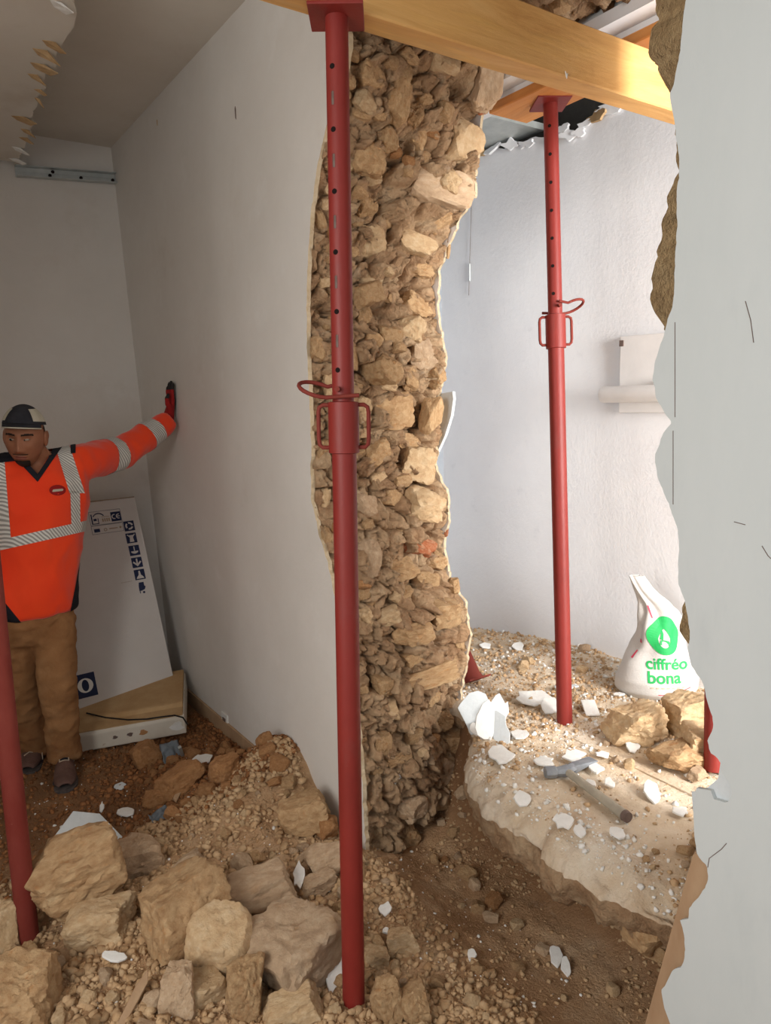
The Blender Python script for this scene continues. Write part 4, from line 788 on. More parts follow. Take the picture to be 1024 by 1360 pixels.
def band(p, w):
    p = np.array(p); return [tuple(q) for q in p] + [(q[0], q[1] + w) for q in p], [(i, i + 1, len(p) + i + 1, len(p) + i) for i in range(len(p) - 1)]
v, f = band([(x, .030 + .10 * (x - .0) ** 2 * 4 + .15 * max(0, x)) for x in np.linspace(-.02, .12, 14)], .003); on_sack(v, f, 'print_line', M['pink'])
v, f = band([(x, .058) for x in np.linspace(-.05, .09, 14)], .0045); on_sack(v[:], f[::2], 'print_line', M['plaster_raw'])
v = [(-.030, .335), (-.026, .335), (-.040, .385), (-.045, .385)]; on_sack(v, [(0, 1, 2, 3)], 'print_line', M['pink'])
v = [(-.078, .230), (-.070, .228), (-.070, .243), (-.078, .243)]; on_sack(v, [(0, 1, 2, 3)], 'print_line', M['pink'])
v = [(-.108, .165), (-.104, .163), (-.086, .196), (-.089, .198)]; on_sack(v, [(0, 1, 2, 3)], 'print_line', M['pink'])

# ------------------------------------------------------------------ fixture and cable on the bright wall
M['fix_white'] = material('glossy_white_paint', [(0.3, S(226, 224, 222)), (0.7, S(236, 234, 232))], 6, 0.45, 0.1, 40)
ya, za = at(824, 448, x=2.84)[1:]; yb, zb = at(824, 548, x=2.84)[1:]
fx = empty('wall_bracket', (wx(2.05) - .002, 2.05, zb)); props(fx, 'white mounting board with a rounded bar fixed to the bright wall', 'wall fixture'); fx.rotation_euler = (0, 0, math.atan(.10))
MB().box((-.012, -.02, (za - zb) / 2), (.024, 2 * (ya - 2.05) - .0, za - zb)).obj('mounting_board', M['fix_white'], fx, bevel=.004)
za2, zb2 = at(805, 513, x=2.79)[2] - zb, at(805, 535, x=2.79)[2] - zb; y2 = at(803, 520, x=2.79)[1] - 2.05
MB().tube([(-.058, y2, (za2 + zb2) / 2), (-.058, y2 - .01, (za2 + zb2) / 2), (-.058, y2 - .45, (za2 + zb2) / 2)], [(za2 - zb2) * .47, (za2 - zb2) * .5, (za2 - zb2) * .5], 20).obj('bar', M['fix_white'], fx, 40)
MB().box((-.03, -.02, za2 + .012), (.05, .10, .012)).obj('clip', M['board_tan'], fx, bevel=.002)
MB().box((-.026, ya - 2.05 - .03, za - zb - .03), (.006, .02, .026)).obj('tape_scrap', M['slot'], fx)
p0, p1, p2 = at(623, 268, x=2.72), at(621, 350, x=2.72), at(620, 392, x=2.72)
cb = empty('pull_cord', p0); props(cb, 'thin grey pull cord hanging on the bright wall', 'cord')
xx = lambda p: wx(p[1]) - .006
MB().tube([(xx(p0) - p0[0], 0, 0), (xx(p1) - p0[0], p1[1] - p0[1], p1[2] - p0[2]), (xx(p2) - p0[0], p2[1] - p0[1], p2[2] - p0[2])], .0013, 6).obj('cord', M['slot'], cb)
MB().tube([(xx(p1) - p0[0], p1[1] - p0[1], p1[2] - p0[2] + .0), (xx(p1) - p0[0], p1[1] - p0[1], p1[2] - p0[2] - .09)], .004, 8).obj('pull', M['galv'], cb, 40)

# ------------------------------------------------------------------ shower tray, carton, cable and scraps in the left room
M['tray'] = material('dusty_white_enamel', [(0.3, S(206, 196, 180)), (0.7, S(222, 214, 200))], 6, 0.6, 0.15, 40, layers=[(S(150, 112, 70), 14, 0.66, 0.74, 0.6)]); M['tray_dust'] = material('tan_dust_layer', [(0.3, S(176, 140, 96)), (0.7, S(198, 166, 124))], 6, 0.95, 0.3, 60)
tf0, tf1 = at(105, 1000, z=.01), at(248, 974, z=.045)
ty = empty('shower_tray', tuple(tf0)); props(ty, 'dusty white shower tray lying tilted below the carton', 'shower tray')
d = Vector(tf1 - tf0); ty.rotation_mode = 'QUATERNION'; ex = d.normalized(); ey = (Vector((-ex.y, ex.x, 0.10))).normalized(); ez = ex.cross(ey).normalized(); ey = ez.cross(ex)
ty.rotation_quaternion = Matrix((ex, ey, ez)).transposed().to_quaternion(); Lt = d.length
x0 = -.03
o = MB(); o.prism([(0, 0), (.48, 0), (.48, .10), (.012, .10), (0, .085)], x0, Lt, 'x'); o.obj('tray_body', M['tray'], ty, bevel=.008, seg=3)
o = MB(); o.prism([(.008, .1005), (.085, .1025), (.10, .118), (.112, .120), (.475, .122), (.475, .099), (.008, .099)], x0 + .004, Lt - .006, 'x'); o.obj('tray_rim', M['tray_dust'], ty, bevel=.004, seg=2)
for x_, s_, mt in ((.30, .018, 'clod'), (.17, .011, 'slot'), (.24, .013, 'slot'), (.46, .03, 'plaster_chip')):
    q = MB(); q.prism([(x_ + s_ * math.cos(a) * (1 + .4 * math.sin(3 * a + x_ * 50)), .048 + s_ * .8 * math.sin(a)) for a in np.linspace(0, 6.28, 11)[:-1]], -.0015, .001, 'y'); q.obj('stain', M[mt], ty)
M['carton'] = material('pale_grey_carton', [(0.3, S(204, 198, 192)), (0.7, S(212, 207, 202))], 3, 0.85, 0.08, 40); M['navy'] = material('navy_print', [(0.3, S(34, 42, 72)), (0.7, S(42, 52, 84))], 9, 0.8, 0); M['carton_edge'] = material('carton_edge', [(0.3, S(150, 128, 104)), (0.7, S(172, 150, 126))], 20, 0.9, 0.2, 60)
BR = Vector(at(233, 911, z=.150)); TR = Vector(at(178, 660, y=4.235)); BLf = Vector(at(60, 957, z=.135)); 
er = (BR - BLf).normalized(); ev = (TR - BR); ev = (ev - er * ev.dot(er)).normalized(); en = er.cross(ev); Hc = (TR - BR).length * 1.0; Wc = .80
ct = empty('flat_carton', tuple(BR)); props(ct, 'tall pale grey carton with navy symbols leaning behind the man', 'carton'); ct.rotation_mode = 'QUATERNION'; ct.rotation_quaternion = Matrix((er, ev, en)).transposed().to_quaternion()
MB().box((-Wc / 2, Hc / 2, -.035), (Wc, Hc, .07)).obj('carton_body', M['carton'], ct, bevel=.004)
MB().box((-Wc / 2, Hc + .0005, -.020), (Wc - .01, .004, .05)).obj('top_flap', M['carton_edge'], ct)
def cpt(px, py):
    d = Vector(_R @ np.array([(px - 512) / FOC, -(py - 680) / FOC, -1.0])); o_ = Vector(_C); t = (BR - o_).dot(en) / d.dot(en); q = o_ + d * t - BR
    return q.dot(er), q.dot(ev)
def flat(poly, name, mat, off=.0012):
    n = len(poly); o = MB().add([(a, b, off) for a, b in poly] + [(a, b, .0002) for a, b in poly], [tuple(range(n))] + [(k, n + k, n + (k + 1) % n, (k + 1) % n) for k in range(n)]).obj(name, M[mat], ct); return o
def rect(px, py, w, h): x_, y_ = cpt(px, py); return x_, y_, w, h
K = Hc / 255.0                                                    # metres for one pixel on the carton
def ring_print(cx, cy, ro, ri, a0, a1, mat, n=16, off=.0020, ky=1.0):
    t = np.linspace(a0, a1, n); return flat([(cx + ro * math.cos(a), cy + ro * ky * math.sin(a)) for a in t] + [(cx + ri * math.cos(a), cy + ri * ky * math.sin(a)) for a in t[::-1]], 'print_mark', mat, off)
def rp(cx, cy, w, h, mat, name='print_mark', off=.0012): return flat([(cx - w / 2, cy - h / 2), (cx + w / 2, cy - h / 2), (cx + w / 2, cy + h / 2), (cx - w / 2, cy + h / 2)], name, mat, off)
def frame(cx, cy, w, h, t=.0014):
    for a in ((0, h / 2, w, t), (0, -h / 2, w, t), (-w / 2, 0, t, h), (w / 2, 0, t, h)): rp(cx + a[0], cy + a[1], a[2], a[3], 'navy')
cx, cy = cpt(140, 687); frame(cx, cy, .165, .075); cx2, cy2 = cpt(143, 702); frame(cx2, cy2, .165, .046)
x_, y_ = cx + .055, cy - .002; rp(x_, y_, .052, .052, 'navy'); ring_print(x_ - .009, y_, .014, .009, rad(70), rad(290), 'carton'); ring_print(x_ + .014, y_, .014, .009, rad(70), rad(290), 'carton'); rp(x_ + .012, y_, .018, .0045, 'carton', off=.0022)
for a in ((-.072, -.004, .006, .056), (-.056, -.030, .036, .004), (-.040, -.016, .004, .030), (-.056, -.008, .016, .012)): rp(cx + a[0], cy + a[1], a[2], a[3], 'navy')
ring_print(cx - .036, cy - .006, .034, .029, rad(30), rad(150), 'navy')
for k in range(4): rp(cx - .016 + .011 * k, cy - .014, .007, .018, 'carton_edge')
rp(cx - .0, cy + .004, .04, .003, 'carton_edge')
rp(cx2 - .056, cy2 - .004, .030, .018, 'navy'); ring_print(cx2 - .012, cy2 - .004, .009, .006, 0, 6.28, 'carton_edge'); rp(cx2 + .03, cy2 - .002, .045, .005, 'carton_edge'); ring_print(cx2 + .068, cy2 - .001, .006, .0, 0, 6.28, 'carton_edge')
ICON = [(171.5, 698.5), (174.5, 714.5), (178.5, 731), (182, 747), (185.5, 763)]
for k, (px, py) in enumerate(ICON):
    x_, y_ = cpt(px, py); rp(x_, y_, .056, .056, 'navy', 'print_icon')
    if k == 0:
        for a in range(3): ring_print(x_, y_, .021, .012, rad(120 * a + 10), rad(120 * a + 100), 'carton')
    elif k == 1:
        flat([(x_ - .012, y_ - .022), (x_ + .012, y_ - .022), (x_ + .009, y_), (x_ + .012, y_ + .016), (x_ - .012, y_ + .016), (x_ - .009, y_)], 'print_mark', 'carton', .002)
        for s_ in (-1, 1): flat([(x_ + s_ * .010, y_ + .006), (x_ + s_ * .022, y_ + .018), (x_ + s_ * .019, y_ + .022), (x_ + s_ * .008, y_ + .012)][::s_], 'print_mark', 'carton', .002)
    elif k == 2:
        flat([(x_ + .020 * math.cos(a), y_ - .004 + .014 * math.sin(a)) for a in np.linspace(math.pi, 2 * math.pi, 9)], 'print_mark', 'carton', .002); rp(x_, y_ + .010, .005, .024, 'carton', off=.002)
    elif k == 3:
        rp(x_, y_ + .006, .008, .030, 'carton', off=.002); flat([(x_, y_ - .022), (x_ + .022, y_ + .000), (x_ + .018, y_ + .008), (x_, y_ - .010), (x_ - .018, y_ + .008), (x_ - .022, y_)], 'print_mark', 'carton', .002)
    else:
        flat([(x_ - .021, y_ - .022), (x_ + .021, y_ - .022), (x_ + .016, y_ - .012), (x_ + .006, y_ - .002), (x_ + .004, y_ + .020), (x_ - .004, y_ + .020), (x_ - .006, y_ - .002), (x_ - .016, y_ - .012)], 'print_mark', 'carton', .002)
x_, y_ = cpt(188.5, 780); flat([(x_ - .017, y_ - .018), (x_ - .004, y_ - .018), (x_ + .014, y_ - .012), (x_ + .020, y_ + .002), (x_ + .014, y_ + .008), (x_ + .014, y_ + .028), (x_ - .012, y_ + .028), (x_ - .016, y_ + .010)], 'print_icon', 'navy'); ring_print(x_ + .006, y_ - .028, .006, 0, 0, 6.28, 'navy'); rp(x_ - .014, y_ - .024, .004, .014, 'navy')
x_, y_ = cpt(168, 773); rp(x_, y_, .060, .0015, 'carton_edge')
# the navy name plate, of which only the last letters show beside the leg
xr, yc = cpt(127.5, 907); x_, wl = xr - .17, .34; hgt = .118; rp(x_, yc, wl, hgt, 'navy', 'print_logo')
n = 22; t = np.linspace(0, 2 * math.pi, n + 1)[:-1]; oc = xr - .052
v = [(oc + .038 * math.cos(a), yc + .036 * math.sin(a), .0022) for a in t] + [(oc + .017 * math.cos(a), yc + .029 * math.sin(a), .0022) for a in t]
MB().add(v, [(k, (k + 1) % n, n + (k + 1) % n, n + k) for k in range(n)]).obj('print_letter', M['plaster_chip'], ct)
lx = xr - .112; flat([(lx - .018, yc - .036), (lx + .018, yc - .036), (lx + .018, yc - .030), (lx + .010, yc - .028), (lx + .010, yc + .052), (lx - .020, yc + .050), (lx - .020, yc + .044), (lx - .010, yc + .042), (lx - .010, yc - .028), (lx - .018, yc - .030)], 'print_letter', 'plaster_chip', .0022)
for k, (px, py, w, h) in enumerate([(47, 902, .05, .012), (49, 908, .05, .012), (50, 915, .045, .010), (52, 925, .03, .016)]): x_, y_ = cpt(px, py); rp(x_, y_, w, h, 'navy')
# black cable over the tray
cable_px = [(115, 947, .150), (140, 953, .140), (170, 956, .138), (195, 955, .138), (215, 952, .142), (232, 950, .142), (243, 953, .13), (249, 962, .09)]
Rt = Matrix((ex, ey, ez)); pts = []
for px, py, z in cable_px:
    dd = Vector(_R @ np.array([(px - 512) / FOC, -(py - 680) / FOC, -1.0])); base = Vector(tf0) + ez * .127; t = (base - Vector(_C)).dot(ez) / dd.dot(ez); q = Vector(_C) + dd * t
    pts.append(q if px < 240 else q + Vector((0, 0, -.0)))
M['black'] = material('black_rubber', [(0.3, S(28, 26, 26)), (0.7, S(40, 38, 36))], 9, 0.6, 0)
o = MB().tube(pts, .0038, 8).obj('power_cable', M['black'], None, 60); props(o, 'thin black cable lying across the dusty shower tray', 'cable')
M['blue_plastic'] = material('dark_blue_plastic', [(0.3, S(38, 58, 92)), (0.7, S(52, 74, 110))], 9, 0.6, 0.1); M['grey_plastic'] = material('grey_plastic_sheet', [(0.3, S(96, 104, 112)), (0.7, S(130, 138, 144))], 12, 0.5, 0.3, 30)
def crumple(px, py, w, h, mat, lab, seed, cat, zc=.03, yaw=0, pitch=.9):
    p = at(px, py, z=gz2(*at(px, py, z=.04)[:2]) + zc); n = 14; U, V = np.meshgrid(np.linspace(-1, 1, n), np.linspace(-1, 1, n), indexing='ij'); sc = depth_of(p) / FOC
    nz_ = fbm(np.stack([U.ravel(), V.ravel(), 0 * U.ravel()], 1), 1.6, 3, seed).reshape(U.shape)
    rr_ = 1 - .25 * np.abs(fbm(np.stack([np.arctan2(V, U).ravel(), 0 * U.ravel(), 0 * U.ravel()], 1), 1.2, 2, seed).reshape(U.shape))
    Gc = np.stack([U * w * sc / 2 * rr_, V * h * sc / 2 * rr_, nz_ * .035 * w / 30], 2); me = grid_mesh('s', Gc); o = link('plastic_scrap', me, M[mat]); o.location = p; o.rotation_euler = (pitch, 0, yaw)
    md = o.modifiers.new('t', 'SOLIDIFY'); md.thickness = .003; props(o, lab, cat, 'plastic scraps'); return o
crumple(228, 1001, 26, 34, 'grey_plastic', 'crumpled grey plastic sheet under the corner of the shower tray', 3, 'plastic scrap', .04)
crumple(252, 1020, 32, 16, 'blue_plastic', 'dark blue plastic scrap lying among the reddish clods', 5, 'plastic scrap', .025, .1, .6)
crumple(214, 1084, 30, 22, 'grey_plastic', 'torn grey plastic bag on the earth behind the heap', 8, 'plastic scrap', .02, .2, .5)
o = MB().box((0, 0, 0), (.014, .014, .13)).obj('metal_strip', M['galv'], bevel=.001); o.location = at(242, 1002, z=.06); o.rotation_euler = (.5, -.35, 0); props(o, 'short grey metal strip standing by the blue scrap', 'metal strip')
for px, py, l_, a_, lab in ((238, 1050, .12, .9, 'splinter of weathered wood lying on the reddish clods'), (178, 1328, .16, .75, 'grey splinter of board lying in the front rubble'), (335, 1133, .10, -.5, 'thin twig of wood on the gravel of the heap'), (342, 1008, .07, 1.0, 'small wood sliver standing on the heap')):
    p = at(px, py, z=gz2(*at(px, py, z=.08)[:2]) + .03); q = MB(); q.prism([(-l_ / 2, -.008), (l_ * .3, -.014), (l_ / 2, .002), (l_ * .2, .012), (-l_ * .4, .010)], -.005, .006, 'z'); o = q.obj('wood_splinter', M['board_tan'], bevel=.0015, seg=1); o.location = p; o.rotation_euler = (.25, -.3, a_); props(o, lab, 'wood splinter', 'splinters of wood')

# ------------------------------------------------------------------ the man in the orange shirt
M['skin'] = material('skin', [(0.3, S(142, 92, 66)), (0.7, S(158, 104, 76))], 14, 0.55, 0.1, 120, spec=0.35)
M['hair'] = material('dark_hair', [(0.3, S(32, 24, 20)), (0.7, S(48, 36, 30))], 40, 0.9, 0.3, 200)
M['lip'] = material('lip', [(0.3, S(124, 72, 60)), (0.7, S(134, 80, 66))], 20, 0.6, 0.1)
M['orange'] = material('high_visibility_orange_cloth', [(0.3, S(250, 62, 16)), (0.7, S(255, 74, 22))], 6, 0.75, 0.25, 9, bdist=0.02, sheen=0.3, stretch=(1, 1, .6))
M['reflect'] = material('reflective_tape', [(0.3, S(200, 198, 192)), (0.7, S(222, 220, 214))], 8, 0.5, 0)
nt = M['reflect'].node_tree; N_, L_n = nt.nodes, nt.links; wv = N_.new('ShaderNodeTexWave'); wv.bands_direction = 'DIAGONAL'; wv.inputs['Scale'].default_value = 34.0; tc_ = N_.new('ShaderNodeTexCoord'); L_n.new(tc_.outputs['Object'], wv.inputs['Vector'])
rp_ = N_.new('ShaderNodeValToRGB'); L_n.new(wv.outputs['Fac'], rp_.inputs['Fac']); rp_.color_ramp.elements[0].position = .35; rp_.color_ramp.elements[0].color = S(158, 155, 150); rp_.color_ramp.elements[1].position = .6; rp_.color_ramp.elements[1].color = S(226, 224, 218); L_n.new(rp_.outputs['Color'], N_['Principled BSDF'].inputs['Base Color'])
M['navy_cloth'] = material('black_navy_cloth', [(0.3, S(26, 26, 32)), (0.7, S(36, 36, 44))], 20, 0.9, 0.2, 120)
M['trouser'] = material('dusty_brown_work_trousers', [(0.3, S(134, 92, 56)), (0.55, S(158, 114, 74)), (0.8, S(178, 136, 94))], 5, 0.92, 0.4, 14, bdist=.02, layers=[(S(128, 76, 42), 3.4, .52, .7, .6), (S(190, 156, 114), 4.2, .58, .75, .5)])
M['shoe'] = material('dusty_brown_shoe_leather', [(0.3, S(84, 60, 54)), (0.7, S(118, 90, 80))], 14, 0.75, 0.3, 60); M['sole'] = material('worn_shoe_sole', [(0.3, S(66, 58, 58)), (0.7, S(104, 96, 92))], 20, 0.9, 0.2); M['lace'] = material('pale_shoe_lace', [(0.3, S(180, 160, 140)), (0.7, S(204, 186, 166))], 20, 0.9, 0)
M['glove_red'] = material('red_knit_glove', [(0.3, S(140, 24, 26)), (0.7, S(168, 36, 34))], 30, 0.9, 0.3, 160); M['glove_black'] = material('black_glove_coating', [(0.3, S(30, 26, 26)), (0.7, S(44, 40, 40))], 30, 0.7, 0.3, 120)
M['cap_dark'] = material('dark_cap_cloth', [(0.3, S(38, 38, 44)), (0.7, S(52, 52, 58))], 20, 0.9, 0.3, 160); M['cap_light'] = material('beige_cap_panel', [(0.3, S(184, 176, 156)), (0.7, S(202, 194, 176))], 20, 0.9, 0.3, 160); M['eye_white'] = material('eye', [(0.3, S(150, 132, 118)), (0.7, S(160, 142, 126))], 20, 0.4, 0); M['iris'] = material('dark_iris', [(0, S(22, 14, 10))], bump=0, rough=.3)

def ell_loft(mb, rings, n=28):
    """rings: centre, half width, half depth, side vector, front vector"""
    v = []
    for c, rx, ry, s_, f_ in rings:
        c = Vector(c); s_, f_ = Vector(s_), Vector(f_)
        for k in range(n):
            a = 2 * math.pi * k / n; v.append(c + s_ * rx * math.cos(a) + f_ * ry * math.sin(a))
    N = len(rings); f = [(i * n + k, i * n + (k + 1) % n, (i + 1) * n + (k + 1) % n, (i + 1) * n + k) for i in range(N - 1) for k in range(n)] + [tuple(range(n - 1, -1, -1)), tuple((N - 1) * n + k for k in range(n))]
    return mb.add(v, f)
def blob(mb, c, r, n=14):
    """closed ellipsoid"""
    rings = []
    v = []
    for i in range(n + 1):
        a = math.pi * (i / n) * .998 + .003; v += [(c[0] + r[0] * math.sin(a) * math.cos(2 * math.pi * k / n), c[1] + r[1] * math.sin(a) * math.sin(2 * math.pi * k / n), c[2] + r[2] * math.cos(a)) for k in range(n)]
    return mb.add(v, [(i * n + k, i * n + (k + 1) % n, (i + 1) * n + (k + 1) % n, (i + 1) * n + k) for i in range(n) for k in range(n)] + [tuple(range(n - 1, -1, -1)), tuple(n * n + k for k in range(n))])
def remesh(mb, name, voxel, smooth=6, noise=None):
    me = mb.mesh(name + '_tmp'); o = bpy.data.objects.new('tmp', me); COL.objects.link(o)
    m = o.modifiers.new('r', 'REMESH'); m.mode = 'VOXEL'; m.voxel_size = voxel; m.use_smooth_shade = True
    m = o.modifiers.new('s', 'SMOOTH'); m.iterations = smooth; m.factor = .5
    bpy.context.view_layer.update(); r = bpy.data.meshes.new_from_object(o.evaluated_get(bpy.context.evaluated_depsgraph_get())); bpy.data.objects.remove(o); r.name = name; r.materials.clear()
    if noise:
        amp, sc, st, seed = noise; P = np.empty(len(r.vertices) * 3); r.vertices.foreach_get('co', P); P = P.reshape(-1, 3); Nn = np.empty(len(P) * 3); r.vertices.foreach_get('normal', Nn); Nn = Nn.reshape(-1, 3)
        d = 1 - 2 * np.abs(fbm(P * np.array(st), sc, 3, seed)); P = P + Nn * (amp * d)[:, None]; r.vertices.foreach_set('co', P.ravel()); r.update()
    r.polygons.foreach_set('use_smooth', [True] * len(r.polygons)); return r
def V3(a): return Vector([float(q) for q in a])
SD, FR = Vector((.995, .10, 0)), Vector((.10, -.995, 0))           # his left, his front
hipc = V3(at(44, 806, y=3.53)); neck = V3(at(54, 612, y=3.52)); chest = V3(at(52, 668, y=3.53)); waist = V3(at(47, 745, y=3.54))
shL = V3(at(103, 617, y=3.56)); elL = V3(at(163, 601, y=3.72)); wrL = V3(at(224, 559, y=3.85))
shR = shL - SD * .345 + Vector((0, 0, -.015)); elR = shR + Vector((-.075, .03, -.27)); wrR = elR + Vector((-.01, -.10, -.22))
hiL, knL, anL = V3(at(70, 826, y=3.52)), V3(at(76, 905, y=3.46)), V3(at(86, 1003, y=3.50))
hiR, knR, anR = V3(at(22, 828, y=3.57)), V3(at(27, 908, y=3.62)), V3(at(47, 998, y=3.72))
TOR = [(hipc + Vector((0, 0, -.02)), .168, .118), (hipc + Vector((0, 0, .06)), .178, .125), (waist, .172, .120), (waist * .5 + chest * .5, .180, .124), (chest, .192, .124), (chest * .45 + neck * .55, .190, .112), (neck + Vector((0, .0, -.045)), .165, .092), (neck + Vector((0, 0, -.01)), .105, .074), (neck + Vector((0, -.005, .02)), .066, .066)]
def torso(mb, k, lo=0, hi=None): return ell_loft(mb, [(c, a * k, b * k, SD, FR) for c, a, b in TOR[lo:hi]])
# bare body: trunk, limbs, neck and head
HC = V3(at(33, 581, y=3.45)); HY, HP, HRo = rad(30), rad(10), rad(4)
hf = (FR * math.cos(HY) - SD * math.sin(HY)); hs = Vector((-hf.y, hf.x, 0)); hs = hs if hs.dot(SD) > 0 else -hs
hf = (hf * math.cos(HP) - Vector((0, 0, 1)) * math.sin(HP)).normalized(); hu = hs.cross(hf); hu = hu if hu.z > 0 else -hu
hs2 = (hs * math.cos(HRo) - hu * math.sin(HRo)).normalized(); hu = (hu * math.cos(HRo) + hs * math.sin(HRo)).normalized(); hs = hs2
HM = Matrix((hs, hf, hu)).transposed()                              # local x his left, y out of the face, z up
def head_pt(th, ph, off=0.0):
    """th round the head from the face, ph from the crown; arrays"""
    dx, dy, dz = np.sin(ph) * np.sin(th), np.sin(ph) * np.cos(th), np.cos(ph)
    x, y, z = .077 * dx, .097 * dy, .122 * dz
    jaw = np.clip(-z / .12, 0, 1); x = x * (1 - .28 * jaw ** 1.6); y = np.where(dy > 0, y * (1 - .10 * jaw), y * (1 - .45 * jaw ** 1.3))
    fr = np.clip(dy * 2.2, 0, 1); g = lambda a, s: np.exp(-(a / s) ** 2)
    nose = (g(x, .0105) * np.interp(z, [-.052, -.044, -.034, -.01, .02, .034], [0, .012, .026, .014, .004, 0]) + .010 * g(np.abs(x) - .012, .007) * g(z + .036, .009))
    y = y + fr * (nose + .005 * g(z - .034, .010) * g(x, .050) - .012 * g(np.abs(x) - .031, .016) * g(z - .012, .013) + .0045 * g(np.abs(x) - .043, .018) * g(z + .022, .018)
        + .0075 * g(x, .024) * (g(z + .062, .0055) + 1.1 * g(z + .073, .006)) - .004 * g(x, .026) * g(z + .0675, .003) + .010 * g(x, .024) * g(z + .100, .016) - .004 * g(x, .03) * g(z + .084, .006))
    r_n = np.sqrt(dx * dx + dy * dy + dz * dz)
    return np.stack([x + off * dx, y + off * dy, z + off * dz], -1)
def to_world(L): return np.asarray(L) @ np.array(HM).T + np.array(HC)
ph, th = np.meshgrid(np.concatenate([[.02], np.linspace(.08, 1.05, 22)[:-1], np.linspace(1.05, 2.75, 90), [2.95, 3.12]]), np.concatenate([np.linspace(-math.pi, -1.2, 26)[:-1], np.linspace(-1.2, 1.2, 97)[:-1], np.linspace(1.2, math.pi, 26)]), indexing='ij')
bd = MB(); torso(bd, .90); bd.tube([shL, shL.lerp(elL, .5), elL, elL.lerp(wrL, .5), wrL], [.055, .048, .040, .036, .028], 16); bd.tube([shR, elR, wrR, wrR + Vector((0, -.02, -.09))], [.055, .040, .030, .034], 16); ell_loft(bd, [(neck.lerp(shL, .0), .066, .066, SD, FR), (neck.lerp(HC, .4), .058, .060, SD, FR), (neck.lerp(HC, .75), .054, .058, SD, FR)])
bd.tube([neck + SD * .03 - Vector((0, 0, .02)), shL], [.06, .058], 16); bd.tube([neck - SD * .03 - Vector((0, 0, .02)), shR], [.06, .058], 16)
for h_, k_, a_ in ((hiL, knL, anL), (hiR, knR, anR)): bd.tube([h_, h_.lerp(k_, .5), k_, k_.lerp(a_, .4), a_], [.082, .070, .054, .052, .036], 16)
bme = remesh(bd, 'person', .009, 4)
hv = to_world(head_pt(th, ph)); hm = grid_mesh('h', hv)
bm = bmesh.new(); bm.from_mesh(bme); bm.from_mesh(hm)
for s_ in (-1, 1):                                                  # ears
    e = MB()
    for c_, r_e in (((s_ * .078, -.012, -.004), (.010, .020, .032)), ((s_ * .082, -.020, .008), (.007, .016, .020))):
        b2 = MB(); blob(b2, (0, 0, 0), r_e, 14); e.add([to_world(np.array([(q[0] + c_[0], q[1] + c_[1], q[2] + c_[2])]))[0] for q in b2.v], b2.f)
    tm = e.mesh('e', 180); bm.from_mesh(tm)
bmesh.ops.recalc_face_normals(bm, faces=bm.faces); bm.to_mesh(bme); bm.free(); bme.polygons.foreach_set('use_smooth', [True] * len(bme.polygons))
man = link('person', bme, M['skin']); props(man, 'man in orange high visibility shirt leaning one gloved hand on the wall', 'person')
def part(name, me, mat, par=None): return link(name, me, mat, par or man)
def patch(name, cond, mat, off, par=None):
    P = head_pt(th, ph, off); k = cond(P[..., 0], P[..., 1], P[..., 2]); n, m = k.shape; idx = np.arange(n * m).reshape(n, m); f = [(idx[i, j], idx[i + 1, j], idx[i + 1, j + 1], idx[i, j + 1]) for i in range(n - 1) for j in range(m - 1) if k[i, j] and k[i + 1, j + 1] and k[i + 1, j] and k[i, j + 1]]
    W = to_world(P.reshape(-1, 3)); used = sorted({i for q in f for i in q}); mp = {u: i for i, u in enumerate(used)}
    return part(name, mesh(name, W[used], [tuple(mp[i] for i in q) for q in f], True), mat, par)
for s_ in (-1, 1): patch('eyebrow', lambda x, y, z: (y > .03) & (np.abs(x * s_ - .032) < .021) & (np.abs(z - .031 + .0025 * ((x * s_ - .03) / .02) ** 2) < .0052), M['hair'], .0022)
patch('beard', lambda x, y, z: (y > .02) & (((np.abs(x) < .030 - .25 * np.clip(-.092 - z, 0, 1)) & (z < -.082) & (z > -.119)) | ((np.abs(x) < .030) & (np.abs(z + .0530) < .0036))), M['hair'], .0034)
patch('lips', lambda x, y, z: (y > .03) & (np.abs(x) < .023 * np.sqrt(np.clip(1 - ((z + .0675) / .0115) ** 2, 0, 1))), M['lip'], .0010)
for s_ in (-1, 1):
    p = head_pt(np.array([s_ * .34]), np.array([1.473]))[0]; e = MB(); blob(e, (0, 0, 0), (.0135, .006, .0055), 14); part('eye', mesh('eye', to_world(np.array(e.v) + p + np.array([0, .0012, -.002])), e.f, True), M['eye_white'])
    e = MB(); blob(e, (0, 0, 0), (.0058, .006, .0055), 12); part('iris', mesh('iris', to_world(np.array(e.v) + p + np.array([-.0055, .0026, -.0036])), e.f, True), M['iris'])
    patch('eyelid', lambda x, y, z: (y > .03) & (np.abs(x * s_ - .0315) < .017) & (np.abs(z - .0165) < .0058 - .09 * np.abs(x * s_ - .0315)), M['skin'], .0055)
patch('hair', lambda x, y, z: ((y < .004) & (z < .045) & (z > -.045 + np.clip(y + .02, 0, 1) * 1.2)), M['hair'], .0025)
